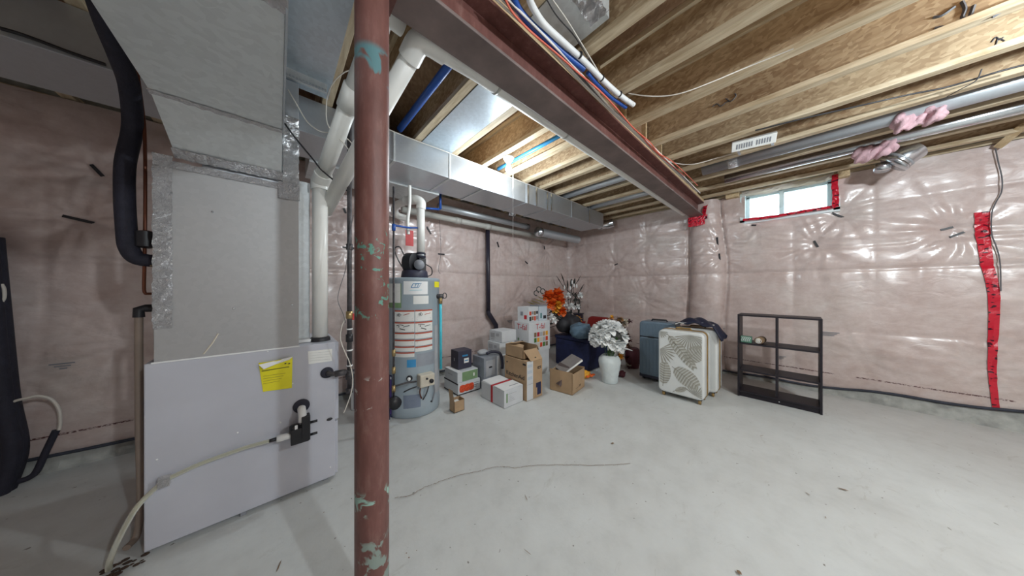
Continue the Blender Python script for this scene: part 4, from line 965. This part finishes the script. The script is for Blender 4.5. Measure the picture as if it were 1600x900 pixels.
# open brown box with albums
cE = onZ(893,619,0)
E = mesh('open_brown_box', *(lambda m: (m.v, m.f))(MB().box(2.60,2.97,1.83,2.14,0,.006).box(2.60,2.605,1.83,2.14,0,.27).box(2.965,2.97,1.83,2.14,0,.26).box(2.60,2.97,1.83,1.835,0,.25).box(2.60,2.97,2.135,2.14,0,.25)), M['kraft'])
tag(E, 'open brown box holding dark albums, right of the tall appliance carton', 'box'); E.rotation_euler.z = .16
box('front_flap', 2.605,2.78,1.824,1.829,.06,.25,M['kraft'],E); box('box_print', 2.70,2.85,1.8275,1.8295,.05,.075,M['kraft_dark'],E)
mt = Matrix.Translation((2.80,1.98,.31)) @ Matrix.Rotation(-.5,4,'Z') @ Matrix.Rotation(-.55,4,'Y')
o = MB().box(-.15,.15,-.14,.14,-.015,.015,M=mt).build('photo_album', M['book_cover'], None, bevel=.003); tag(o, 'grey-brown album leaning out of the open brown box', 'album')
MB().box(-.145,.145,-.1401,-.1408,-.010,.010,M=mt).build('page_edge', M['paper'], o)
mt = Matrix.Translation((2.70,2.03,.20)) @ Matrix.Rotation(-.4,4,'Z') @ Matrix.Rotation(-.95,4,'Y')
o = MB().box(-.14,.12,-.12,.12,-.02,.02,M=mt).build('photo_album', M['book'], None, bevel=.003); tag(o, 'darkest album at the left inside the open brown box', 'album')
# left stack: printed carton, white/green carton, dark cube
F_ = carton('vegetable_print_carton', 1.60,1.92,2.72,3.07,0,.145,'carton','white carton printed with orange-red peppers, bottom of the left stack', lid=False)
for k, (a, b) in enumerate(((1.62,1.70),(1.685,1.77),(1.755,1.82))): 
    M_ = MB().lathe([(.005,0),(.036,.01),(.042,.045),(.034,.085),(.008,.092)], ((a+b)/2,2.7195,.025),14,True,Matrix.Diagonal((1,.06,1))); M_.build('pepper_print', M['pepper'], F_, True)
for k in range(3): face(F_,'side_print','y',1.83,1.91-.02*k,.10-.025*k,.108-.025*k,'grey')
face(F_,'black_edge','y',1.60,1.92,.0,.012,'ink'); face(F_,'black_edge','x',2.72,3.07,.125,.143,'ink'); face(F_,'black_edge','x',2.72,3.07,.0,.012,'ink')
G_ = carton('white_green_carton', 1.605,1.90,2.74,3.06,.146,.272,'carton','white carton with green front panel under the dark cube box', lid=False)
face(G_,'green_panel','y',1.67,1.895,.15,.262,'label_green'); face(G_,'drop_print','y',1.83,1.85,.185,.225,'paper',.0025)
face(G_,'side_print','x',2.86,2.98,.21,.22,'grey_light'); box('flap', 1.60,1.66,2.735,3.05,.272,.276,M['white'],G_)
Hh = carton('dark_cube_box', 1.66,1.86,2.82,3.0,.277,.505,'charcoal','dark navy cube box with small white label on top of the left stack', lid=False)
face(Hh,'white_label','y',1.745,1.815,.345,.405,'paper'); face(Hh,'label_print','y',1.755,1.805,.368,.382,'ink_blue',.0025); face(Hh,'label_print','y',1.72,1.80,.43,.45,'ink_blue'); face(Hh,'drop_print','x',2.90,2.925,.37,.41,'grey')
# grey appliance carton
I_ = carton('grey_picture_carton', 1.94,2.20,2.66,2.92,0,.40,'plate','grey carton with dark appliance picture behind the white taped carton', lid=False)
face(I_,'picture_print','y',1.97,2.12,.16,.36,'grey_light'); face(I_,'picture_print','y',2.02,2.07,.26,.28,'ink',.0025); face(I_,'white_side','y',2.15,2.198,.02,.395,'carton')
o = mesh('dark_strap', *(lambda m: (m.v, m.f))(MB().tube(cr([(2.06,2.76,.425),(2.14,2.74,.44),(2.205,2.66,.42),(2.225,2.635,.30),(2.22,2.63,.22)],5),.02,8)), M['charcoal'], None, True); tag(o, 'black padded strap draped over the grey picture carton', 'strap')
o = MB().sphere((2.04,2.83,.437),.065,10,(1.3,.9,.55)).build('wrapped_bundle', M['grey_light'], None, True); tag(o, 'pale plastic-wrapped bundle lying on the grey picture carton', 'bundle')
# flat white pair
Kk = carton('support_carton', 2.235,2.53,2.70,3.02,0,.375,'carton','white carton with a flat lid carrying the pair of flat white cartons', lid=False)
box('flat_lid', 2.215,2.54,2.66,3.03,.3755,.383,M['white'],Kk)
for z_, lb, dx in ((.384,'lower of two flat white cartons with square stamps',0),(.542,'upper of two flat white cartons with square stamps, tilted',.03)):
    o = carton('flat_white_carton', 2.24+dx,2.52+dx,2.71,2.98,z_,z_+.155,'carton',lb,.05 if dx else 0,lid=False,grp='flat white cartons')
    face(o,'square_stamp','x',2.86,2.95,z_+.055,z_+.12,'grey_light'); face(o,'square_stamp','x',2.77,2.83,z_+.08,z_+.12,'grey_light',.0015); face(o,'stamp_line','x',2.86,2.94,z_+.025,z_+.038,'grey_light')
# printed cartons at the back
L1 = carton('plain_carton', 2.66,3.11,2.56,2.84,0,.36,'carton','plain white carton supporting the large printed carton', lid=False)
M1 = carton('printed_carton', 2.65,3.12,2.55,2.85,.361,.80,'carton','large white carton with red lettering and food pictures', lid=False)
text('printed_lettering','T-fal',.115,(2.90,2.5485,.725),FACE_Y,M['ink_red'],M1); text('printed_lettering','T-fal',.115,(2.6485,2.69,.725),FACE_X,M['ink_red'],M1)
cols = ['pepper','label_green','petal_amber','kraft','leaf_green','beige','ink_red','grey_light','kraft_dark']
random.seed(12)
for i in range(5):
    for j in range(3): face(M1,'food_picture','y',2.76+i*.064,2.812+i*.064,.42+j*.08,.485+j*.08,random.choice(cols))
for i in range(3): face(M1,'small_picture','x',2.59+i*.08,2.62+i*.08,.46+.03*i,.50+.03*i,random.choice(['label_green','ink','grey']))
N1 = carton('pan_picture_carton', 2.68,2.91,2.60,2.82,.801,1.02,'carton','smaller white carton of pan pictures on top of the large printed carton', .10, lid=False)
for i in range(4):
    for j in range(2): face(N1,'pan_picture','y',2.69+i*.055,2.735+i*.055,.815+j*.085+.01*(i%2),.88+j*.075,random.choice(['kraft_dark','pepper','ink','beige','grey']))
for i in range(2): face(N1,'pan_picture','x',2.64+i*.07,2.69+i*.07,.84+.05*i,.90+.05*i,random.choice(['kraft_dark','grey','ink_red']))
O1 = carton('blue_white_carton', 2.935,3.10,2.59,2.80,.801,1.02,'carton_blue','narrow bluish white carton with dark top beside the pan picture carton', -.1, lid=False)
box('dark_top', 2.93,3.105,2.585,2.805,1.0205,1.035,M['grey'],O1); face(O1,'dark_print','y',2.96,2.99,.84,.92,'teal'); face(O1,'dark_print','y',3.02,3.08,.83,.88,'ink')

# navy chest, cloth bundle, red chair
Q1 = box('navy_chest', 3.55,4.30,2.14,2.78,0,.44,M['navy'],None,.02); tag(Q1,'low navy covered storage chest in the corner behind the albums','chest')
box('chest_lid', 3.54,4.31,2.13,2.79,.4405,.50,M['navy'],Q1,.015)
def blob(name, c, r, sc, mat, label, cat, seed, amp=.25, parent=None):
    bmh = bmesh.new(); bmesh.ops.create_icosphere(bmh, subdivisions=4, radius=r); v = []
    for q_ in bmh.verts:
        k = 1+amp*(float(vnoise(np.array(q_.co.x/r*2.2+seed+5), np.array(q_.co.y/r*2.2+q_.co.z/r*1.7+seed+5)))-.5)+.04*math.sin(q_.co.x/r*11+seed)*math.cos(q_.co.z/r*7)
        v.append((c[0]+q_.co.x*k*sc[0], c[1]+q_.co.y*k*sc[1], c[2]+max(-.85*r, q_.co.z*k)*sc[2]))
    f = [[x.index for x in q_.verts] for q_ in bmh.faces]; bmh.free()
    o = mesh(name, v, f, M[mat], parent, True)
    if label: tag(o, label, cat)
    return o
blob('cloth_bundle', (3.55,2.28,.62), .17, (1.15,.9,.75), 'slate_cloth', 'slate blue cloth bundle lying on the navy chest', 'cloth', 2, .5)
blob('dark_bag', (3.72,2.62,.67), .20, (1.1,.8,.85), 'ink', 'black crumpled bag behind the slate blue cloth', 'bag', 6, .6)
rc = empty('red_chair', (4.45, 2.49, 0)); tag(rc, 'dark red upholstered chair back standing behind the white bouquet', 'chair')
MB().prism([(2.28,.45),(2.68,.45),(2.71,.55),(2.68,.72),(2.62,.76),(2.30,.76),(2.26,.72),(2.26,.55)], 0, 4.42, 4.50).build('backrest', M['dark_red'], rc, bevel=.02)
box('seat', 4.40,4.80,2.27,2.70,.38,.449,M['dark_red'],rc,.02)
for x in (4.42,4.76):
    for y in (2.28,2.66): box('leg', x,x+.03,y,y+.03,0,.38,M['maroon'],rc)
rb = MB().lathe([(.06,0),(.085,.06),(.07,.13),(.09,.18),(.08,.18)], (4.15,2.66,.501), 20).build('red_vase', M['dark_red'], None, True); tag(rb,'dark red vase holding yellow and red flowers on the chest','vase')

# ---- flowers
def petal(c, d, L, W, cup=.25, n=5):
    """curved petal from c along d"""
    d = Vector(d).normalized(); s_ = d.cross(Vector((0,0,1))); s_ = s_.normalized() if s_.length > .05 else Vector((1,0,0)); u_ = s_.cross(d).normalized()
    v = []; f = []
    for i in range(n+1):
        t = i/n; wd = W*math.sin(math.pi*min(.96, .12+t*.80))**.8; p = Vector(c)+d*L*t+u_*cup*L*(t*t)
        v += [tuple(p-s_*wd/2+u_*wd*.2), tuple(p), tuple(p+s_*wd/2+u_*wd*.2)]
        if i: k = 3*(i-1); f += [(k,k+1,k+4,k+3),(k+1,k+2,k+5,k+4)]
    return v, f
def blossom(name, c, axis, L, W, n, mat, parent, layers=2, jitter=.3, seed=0):
    rng = random.Random(seed); mb = MB(); ax = Vector(axis).normalized(); s_ = ax.cross(Vector((.3,.1,1))).normalized(); t_ = ax.cross(s_)
    for l_ in range(layers):
        op = max(.12, 1.2-.38*l_)
        for k in range(n):
            a = 2*math.pi*(k+.5*l_)/n+rng.uniform(-.15,.15); rad = s_*math.cos(a)+t_*math.sin(a)
            d = ax*math.cos(op)+rad*math.sin(op); v, f = petal(c, d+Vector((rng.uniform(-jitter,jitter)*.4,)*3), L*(1-.2*l_)*rng.uniform(.85,1.1), W, -.15+.3*l_); mb.add(v, f)
    return mb.build(name, M[mat], parent, True)
# white vase and white bouquet
vc = (3.40, 1.72); 
vz = empty('plaster_vase', (vc[0], vc[1], 0)); tag(vz, 'white rough plaster vase standing on the floor in front of the navy chest', 'vase')
prof = [(.098,0),(.104,.01),(.108,.08),(.130,.19),(.148,.28),(.140,.325),(.112,.36),(.095,.375),(.085,.36)]
vm = MB().lathe(prof, (vc[0],vc[1],0), 28)
vm.v = [(x+.010*(float(vnoise(np.array(x*30),np.array(z*30+y*22)))-.5), y+.012*(float(vnoise(np.array(y*30+4),np.array(z*28)))-.5), z) for x, y, z in vm.v]
vm.build('vase_body', M['plaster'], vz, True)
bq = empty('white_bouquet', (vc[0], vc[1], .36)); tag(bq, 'big bouquet of white artificial flowers filling the plaster vase', 'flowers')
random.seed(5)
for k in range(12):
    x, y = R(-.05,.05), R(-.05,.05); tube('stem', [(vc[0]+x*.6,vc[1]+y*.6,.30),(vc[0]+x*2,vc[1]+y*2,.62)], .004, M['leaf_green'], bq, 5)
pos = []
for k in range(46):
    th = R(0, 2*math.pi); ph = math.acos(R(-.55,1)); rr = .16
    d = Vector((math.sin(ph)*math.cos(th), math.sin(ph)*math.sin(th), math.cos(ph)))
    c = Vector((vc[0]-.01, vc[1]+.015, .62))+Vector((d.x*rr*1.05, d.y*rr*1.2, d.z*rr*.98)); c.y += (c.z-.6)*-.05
    blossom('blossom', c, d, .115, .088, 6, 'petal_white', bq, 2, .3, k)
# drooping blossom at lower right
blossom('blossom', (vc[0]+.03,vc[1]-.14,.47), (.0,-.5,-.9), .14, .07, 4, 'petal_white', bq, 1, .2, 77)
# white lily stems top
# corner arrangement in a tall black vase
kv = (4.62, 3.02)
bv = MB().lathe([(.07,0),(.09,.2),(.11,.55),(.10,.75),(.12,.78),(.10,.78)], (kv[0],kv[1],0), 20).build('black_vase', M['abs'], None, True); tag(bv,'tall black floor vase in the corner of the room','vase')
ar = empty('corner_arrangement', (kv[0],kv[1],.78)); tag(ar,'tall arrangement of dark stems, dark leaves and white blooms in the corner','flowers')
def at(px, py, dist): d = Vector(ray(px, py)); p = Vector((0,0,CAMZ))+d*dist; return p
DK = kv[0]*ca+kv[1]*sa
for px, py, kx, ky in ((872,436,884,452),(878,433,888,455),(905,436,893,455),(898,441,894,470),(910,449,896,470),(893,442,892,480),(886,444,890,480)):
    tip = at(px,py,DK+R(-.08,.08)); mid = at(kx,ky,DK); tube('stem', [(kv[0],kv[1],.7),(kv[0]+R(-.03,.03),kv[1]+R(-.03,.03),1.05),mid,tip], .006, M['leaf_dark'], ar, 5, True)
    d = (tip-mid).normalized()
    v, f = petal(tip-d*.09, d, .17, .055, .05); mesh('dark_leaf', v, f, M['leaf_dark'], ar, True)
for px, py, r_ in ((888,460,.050),(907,460,.052),(884,474,.04),(893,477,.06),(903,478,.045)):
    c = at(px,py,DK-.08); blossom('white_bloom', c-Vector((0,0,.02)), (-.5,-.5,.4), r_*1.6, r_*1.3, 6, 'petal_white', ar, 3, .2, int(px))
for px, py in ((882,449),(891,450),(897,446),(901,447),(894,441)):
    c = at(px,py,DK-.05); MB().sphere(c, .022, 6, (.7,.7,2)).build('white_bud', M['petal_white'], ar, True)
for k in range(26):
    px, py = R(884,908), R(455,500); c = at(px,py,DK+R(-.02,.08)); v, f = petal(c, (R(-1,1),R(-1,1),R(-.4,1)), R(.08,.14), .04, .1); mesh('dark_leaf', v, f, M['leaf_dark'], ar, True)
# orange flower cluster
of = empty('orange_flowers', (3.95, 2.60, .55)); tag(of, 'large bright orange artificial roses with yellow leaves above the printed cartons', 'flowers')
DO = 4.45
tube('stem', [(3.9,2.62,.52), at(864,490,DO+.05)], .012, M['leaf_dark'], of, 6)
for px, py, s_, m_, dd in ((858,463,.15,'petal_orange',0),(871,459,.14,'petal_orange',.05),(863,474,.13,'petal_orange',-.05),(875,470,.12,'petal_orange',.0),(878,486,.11,'petal_orange',-.03),(868,484,.08,'petal_amber',-.06),(872,476,.09,'petal_amber',-.08)):
    c = at(px,py,DO+dd); tube('flower_stem', [at(864,492,DO+.05), c], .006, M['leaf_dark'], of, 5)
    for l_ in range(1): blossom('rose', c, (-.62,-.65,.15), s_*.9, s_*1.05, 7, m_, of, 4, .3, int(px+py))
for px, py, dx in ((838,472,-1),(845,470,-.6),(832,474,-1),(848,466,-.4)):
    c = at(px+6,py+3,DO+.02); v, f = petal(c, (-.4+.1*dx, .5, .15), .17, .06, .15); mesh('yellow_leaf', v, f, M['leaf_yellow'], of, True)
for px, py in ((842,452),(848,455),(838,458)):
    c = at(px,py,DO+.05); ringp = [c+Vector((.04*math.cos(k)*sa, -.04*math.cos(k)*ca, .045*math.sin(k))) for k in np.linspace(0, 5, 9)]
    tube('curled_twig', ringp, .009, M['leaf_dark'], of, 6)
# dark leafy cluster below it, with a white flower and green leaves
dl = empty('mixed_foliage', (3.95, 2.55, .501)); tag(dl, 'cluster of dark and green artificial leaves with one white flower on the chest', 'flowers')
tube('stem', [(3.95,2.55,.50),(3.95,2.55,.75)], .01, M['leaf_dark'], dl, 6)
for k in range(34):
    px, py = R(858,892), R(488,515); g_ = (px > 880 and py > 490); c = at(px,py,4.35+R(0,.25)); v, f = petal(c, (R(-1,1),R(-1,1),R(-.3,1)), R(.10,.17), R(.04,.07), .1)
    mesh('green_leaf' if g_ else 'dark_leaf', v, f, M['leaf_green' if g_ else 'leaf_dark'], dl, True)
for px, py in ((862,495),(866,500)): blossom('white_bloom', at(px,py,4.22), (-.6,-.6,.3), .07, .05, 6, 'petal_white', dl, 2, .3, int(px))
yf = empty('yellow_bouquet', (4.15,2.66,.68)); tag(yf, 'small yellow and red flowers in the dark red vase on the chest', 'flowers')
for k in range(9):
    px, py = R(898,912), R(497,512); c = at(px,py,4.72+R(-.05,.1)); tube('stem', [(4.15,2.66,.66), c], .005, M['leaf_green'], yf, 5)
    blossom('blossom', c, (-.5,-.5,.5), .06, .04, 5, 'petal_amber' if k % 2 else 'petal_orange', yf, 2, .3, k+40)
# dried brown bouquet behind the white one
db_ = empty('dried_bouquet', (4.30, 1.78, 0)); tag(db_, 'brown dried flower bunch between the white bouquet and the blue-grey suitcase', 'flowers')
MB().lathe([(.09,0),(.12,.15),(.10,.30),(.08,.32)], (4.30,1.78,0), 18).build('dark_pot', M['maroon'], db_, True)
DB = 4.30*ca+1.78*sa
for k in range(12): tube('stem', [(4.30+R(-.04,.04),1.78+R(-.04,.04),.25), at(R(958,986),R(510,545),DB+R(-.1,.1))], .005, M['dry_brown'], db_, 5)
for k in range(46):
    px = R(955,985); py = R(497,525) if k < 28 else R(520,572)
    blossom('dried_head', at(px,py,DB+R(-.12,.12)), (R(-1,0),R(-1,.3),R(-.3,1)), R(.045,.08), .04, 5, ('dry_brown','dry_brown','beige','petal_amber','maroon','maroon')[k % 6 if k < 28 else 3+k % 3], db_, 2, .5, k+90)
# little things on the floor
o = blob('orange_packet', (3.28,2.03,.055), .08, (1.3,.8,.65), 'petal_amber', 'crumpled orange and yellow packet on the floor beside the open brown box', 'packet', 4, .5)
for k in range(4): p = onZ(918+k*3,588+R(-2,2),.04); MB().sphere((p.x,p.y,.05),.025,6,(1.2,1,.6)).build('red_spot', M['petal_orange'], o, True)
for (px,py,r_,m_,lb) in ((972,588,.05,'maroon','small dark red ornament on the floor right of the plaster vase'),(985,574,.06,'beige','small pale ornament on the floor left of the blue-grey suitcase')):
    p = onZ(px,py,0); o = blob('floor_ornament', (p.x,p.y,r_*.85), r_, (1.2,1,1), m_, lb, 'ornament', px, .6)

# ---- suitcases
def rrect(y0, y1, z0, z1, r, n=5):
    out = []
    for cy, cz, a in ((y1-r,z0+r,-H),(y1-r,z1-r,0),(y0+r,z1-r,H),(y0+r,z0+r,math.pi)):
        for k in range(n+1): t = a+H*k/n; out.append((cy+r*math.cos(t), cz+r*math.sin(t)))
    return out
def palm_case(x0, y0, y1, z1, dpt, label, nm='palm_print_suitcase'):
    t = empty(nm, (x0+dpt/2,(y0+y1)/2,0)); tag(t, label, 'suitcase', 'palm print suitcases'); z0 = .055
    MB().prism(rrect(y0,y1,z0,z1,.055), 0, x0, x0+dpt*.46).build('front_shell', M['case_white'], t, bevel=.022, seg=3)
    MB().prism(rrect(y0,y1,z0,z1,.055), 0, x0+dpt*.54, x0+dpt).build('rear_shell', M['case_white'], t, bevel=.022, seg=3)
    MB().prism(rrect(y0-.006,y1+.006,z0-.006,z1+.006,.058), 0, x0+dpt*.455, x0+dpt*.545).build('gold_zip_band', M['gold'], t)
    for x in (x0+.05, x0+dpt-.05):
        for y in (y0+.05, y1-.05):
            wl = MB().tube([(x,y-.012,.027),(x,y+.012,.027)], .027, 14).build('wheel', M['gold'], t, True)
            box('wheel_housing', x-.02,x+.02,y-.02,y+.02,.045,.062,M['black'],wl)
    tube('top_handle', [(x0+dpt*.5,(y0+y1)/2-.08,z1),(x0+dpt*.5,(y0+y1)/2-.07,z1+.02),(x0+dpt*.5,(y0+y1)/2+.07,z1+.02),(x0+dpt*.5,(y0+y1)/2+.08,z1)], .010, M['gold'], t, 8)
    return t
def pleaf(cy, cz, L, W, ang, nb, x, parent, clip, kind=0):
    """palm leaf print: pale blade with darker veins (kind 0) or a fan of spikes (kind 1)"""
    ca_, sa_ = math.cos(ang), math.sin(ang)
    def T(u, v, o=0):
        yy, zz = cy-(u*ca_-v*sa_), cz+(u*sa_+v*ca_); yy = min(max(yy, clip[0]), clip[1]); zz = min(max(zz, clip[2]), clip[3]); return (x-o, yy, zz)
    mb = MB(); vn = MB()
    if kind == 0:
        prev = None
        for i in range(nb):
            t0, t1 = i/nb, (i+.80)/nb
            for s_ in (1, -1):
                w0, w1 = [W*math.sin(math.pi*min(.97, .10+.86*t))**.6*s_ for t in (t0, t1)]
                q = [T(L*t0,0),T(L*t1,0),T(L*t1+L*.06,w1),T(L*t0+L*.06,w0*.97)]; mb.add(q if s_ > 0 else q[::-1], [(0,1,2,3)])
                m0 = (t0+t1)/2; wm = W*math.sin(math.pi*min(.97, .10+.86*m0))**.6*s_*.95; b_ = L*.005
                vn.add([T(L*m0-b_,0,.0004),T(L*m0+b_,0,.0004),T(L*m0+L*.05+b_,wm,.0004),T(L*m0+L*.05-b_,wm,.0004)], [(0,1,2,3)])
        vn.add([T(-.03,-.0025,.0005),T(L,-.001,.0005),T(L,.001,.0005),T(-.03,.0025,.0005)], [(0,1,2,3)])
    else:
        for i in range(nb):
            a = -1.45+2.9*(i+.5)/nb; da = 2.9/nb*.30; l_ = L*(.84+.16*math.cos(a))
            mb.add([T(0,0),T(l_*.75*math.cos(a-da),l_*.75*math.sin(a-da)),T(l_*math.cos(a),l_*math.sin(a)),T(l_*.75*math.cos(a+da),l_*.75*math.sin(a+da))], [(0,1,2,3)])
            vn.add([T(0,0,.0004),T(l_*.9*math.cos(a-.012),l_*.9*math.sin(a-.012),.0004),T(l_*.9*math.cos(a+.012),l_*.9*math.sin(a+.012),.0004)], [(0,1,2)])
    lf = mb.build('leaf_print', M['leaf_print'], parent); vn.build('leaf_veins', M['leaf_vein'], lf)
sy0, sy1, sz1 = .655, 1.115, .80
s1 = palm_case(3.43, sy0, sy1, sz1, .29, 'white hard suitcase with grey palm leaf print and gold trim, front one on wheels')
clip = (sy0+.022, sy1-.022, .078, sz1-.022)
xf = 3.4285
# y decreases to the right in the picture; ang 0 points right, positive up
pleaf(1.00,.735,.42,.062,-.92,12,xf,s1,clip)
pleaf(.79,.77,.19,.1,-1.50,15,xf-.0006,s1,clip,1)
pleaf(1.10,.56,.19,.1,-.75,12,xf-.0006,s1,clip,1)
pleaf(1.06,.15,.26,.075,1.50,9,xf,s1,clip)
pleaf(.94,.36,.27,.095,-.60,10,xf-.0003,s1,clip)
pleaf(.83,.47,.24,.085,.78,9,xf-.0002,s1,clip)
pleaf(.74,.10,.13,.1,1.2,12,xf-.0006,s1,clip,1); pleaf(1.09,.775,.09,.06,-.7,9,xf-.0006,s1,clip,1); pleaf(.93,.10,.12,.03,.5,8,xf,s1,clip)
tube('key_lock', [(3.425,.93,.66),(3.432,.93,.66)], .018, M['leaf_print'], s1, 12)
s2 = palm_case(3.80, .60, 1.04, .80, .27, 'second palm print suitcase hidden behind the front white one')
# prints on its visible side
for z_ in (.20,.38,.56): MB().prism([(3.83,z_),(3.88,z_+.05),(3.87,z_+.12),(3.84,z_+.07)],1,.5985,.5995).build('leaf_print', M['leaf_print'], s2)
gs = empty('blue_grey_suitcase', (3.98,1.30,0)); tag(gs, 'tall blue-grey ribbed suitcase with split front pocket, left of the palm print one', 'suitcase')
gy0, gy1 = 1.05, 1.505
MB().prism(rrect(gy0,gy1,.07,.83,.05), 0, 3.86, 4.12).build('shell', M['steel_blue'], gs, bevel=.02, seg=3)
MB().prism(rrect(gy0+.01,gy1-.01,.075,.605,.03), 0, 3.842, 3.868).build('front_pocket', M['steel_blue'], gs, bevel=.010)
box('split_line', 3.853,3.8605,gy0+.012,gy1-.012,.607,.618,M['black'],gs)
for k in range(9): y = gy0+.05+k*.044; box('rib', 3.838,3.8425,y-.006,y+.006,.11,.58,M['steel_blue'],gs); 
for k in range(9): y = gy0+.05+k*.044; box('rib', 3.856,3.8602,y-.006,y+.006,.64,.79,M['steel_blue'],gs)
box('base_bumper', 3.85,4.12,gy0+.005,gy1-.005,.035,.085,M['charcoal'],gs,.01)
for x in (3.90,4.08):
    for y in (gy0+.05, gy1-.05): MB().tube([(x,y-.012,.022),(x,y+.012,.022)], .022, 12).build('wheel', M['black'], gs, True)
tube('top_handle', [(3.99,1.18,.83),(3.99,1.19,.85),(3.99,1.37,.85),(3.99,1.38,.83)], .011, M['black'], gs, 8)
box('pocket_pull', 3.835,3.85,1.30,1.38,.606,.622,M['black'],gs)
# navy jacket with white piping slumped over the suitcases
v = []; f = []; n1, n2 = 22, 14
for i in range(n1+1):
    for j in range(n2+1):
        s_, t_ = i/n1, j/n2; y = 1.02-.46*s_; x = 3.76+.32*t_
        z = .83+.075*math.sin(math.pi*min(1, s_*1.25+.0))*math.sin(math.pi*(.12+.76*t_))+.012*math.sin(s_*17+t_*9)
        if s_ > .82: z -= (s_-.82)*.75; 
        v.append((x, y, z))
        if i and j: k = (i-1)*(n2+1)+j-1; f.append((k, k+1, k+n2+2, k+n2+1))
jk = mesh('navy_jacket', v, f, M['jacket'], None, True); sd = jk.modifiers.new('thick', 'SOLIDIFY'); sd.thickness = .018; sd.offset = -1
tag(jk, 'navy jacket with white piping slumped over the rear palm print suitcase', 'jacket')
for t_ in (.0, .30, .62):
    pts = []
    for i in range(0, n1+1, 2):
        j = int(t_*n2+ (i/n1)*n2*.35); j = min(j, n2); pts.append(Vector(v[i*(n2+1)+j])+Vector((-.004,0,.010)))
    tube('white_piping', pts, .006, M['paper'], jk, 6)

# ---- cube shelf with ornaments
SX0, SX1, SYA, SYB, SH = 4.11, 4.41, .458, -.200, .982
sh_ = empty('cube_shelf', ((SX0+SX1)/2, (SYA+SYB)/2, 0)); tag(sh_, 'black backless six-cube shelf standing near the right wall', 'shelf')
for y in (SYA, SYB+.018): box('side_panel', SX0,SX1,y-.018,y,0,SH,M['shelf'],sh_,.001)
ym_ = (SYA+SYB)/2
box('center_panel', SX0+.003,SX1,ym_-.009,ym_+.009,.085,SH-.018,M['shelf'],sh_)
zsh = [.070,.325,.645,SH]
for z in zsh: box('shelf_board', SX0+.001,SX1,SYB+.0185,SYA-.0185,z-.018,z,M['shelf'],sh_,.001)
box('kick_board', SX0+.02,SX0+.035,SYB+.0185,SYA-.0185,0,.052,M['shelf'],sh_)
box('kick_board', SX1-.02,SX1-.005,SYB+.0185,SYA-.0185,0,.052,M['shelf'],sh_)
c = onX(1213,632,SX0+.018); MB().sphere((SX0+.018,ym_-.02,.03),.006,6).build('screw_cap', M['white'], sh_)
gb = box('patterned_box', SX0+.03,SX0+.10,.335,.435,.6455,.72,M['green_box'],None,.004); tag(gb,'small green patterned box on the upper left shelf','ornament')
for k in range(5):
    a = R(0,6); y = .35+k*.017; tube('swirl_print', cr([(SX0+.0285,y,.66+R(0,.01)),(SX0+.0285,y+.01,.68),(SX0+.0285,y-.005,.70),(SX0+.0285,y+.008,.712)],3), .0025, M['white'], gb, 4)
ro = MB().tube([(SX0+.02,.275,.6855),(SX0+.16,.255,.6855)], .040, 18).build('rolled_ornament', M['kraft_dark'], None, True); tag(ro,'dark roll with a white spiral end beside the green patterned box','ornament')
MB().tube([(SX0+.018,.275,.6855),(SX0+.0195,.275,.6855)], .032, 18).build('roll_end', M['beige'], ro, True)
sp_ = [(SX0+.0165, .275+(.004+.0036*k*.5)*math.cos(k*.8), .6855+(.004+.0036*k*.5)*math.sin(k*.8)) for k in range(16)]
tube('white_spiral', sp_, .0028, M['white'], ro, 4)

# ================================================================== LAMPS
def lampholder(x, y, W, label):
    t = empty('ceiling_lampholder', (x, y, ZJ)); tag(t, label, 'lamp')
    MB().lathe([(.055,0),(.058,-.012),(.045,-.03),(.032,-.055),(.024,-.06)], (x, y, ZJ-.0005), 24).build('porcelain_base', M['white'], t, True)
    prof = [(.012,-.056),(.014,-.075),(.026,-.10),(.031,-.122),(.028,-.145),(.016,-.158),(.004,-.163)]
    MB().lathe(prof, (x, y, ZJ), 20).build('bulb', M['bulb'], t, True)
    tube('pull_chain', [(x+.045, y-.02, ZJ-.03), (x+.046, y-.02, ZJ-.2), (x+.044, y-.02, 1.52)], .0013, M['white'], t, 5)
    ld = bpy.data.lights.new('bulb_light', 'POINT'); ld.energy = W; ld.color = BULB_COL; ld.shadow_soft_size = .05
    lo = bpy.data.objects.new('bulb_light', ld); COL.objects.link(lo); lo.location = (x, y, ZJ-.235)
lampholder(*BULBS[0], 'bare lit bulb in a white pull-chain lampholder under the joists')
for b, lb in zip(BULBS[1:], ('bare bulb lampholder behind the viewpoint, on the window side', 'added fill bulb behind the viewpoint, on the furnace side', 'x')):
    if b[2] > 0: lampholder(*b, lb)  # the furnace-side bulb is an added fill that lifts the middle floor
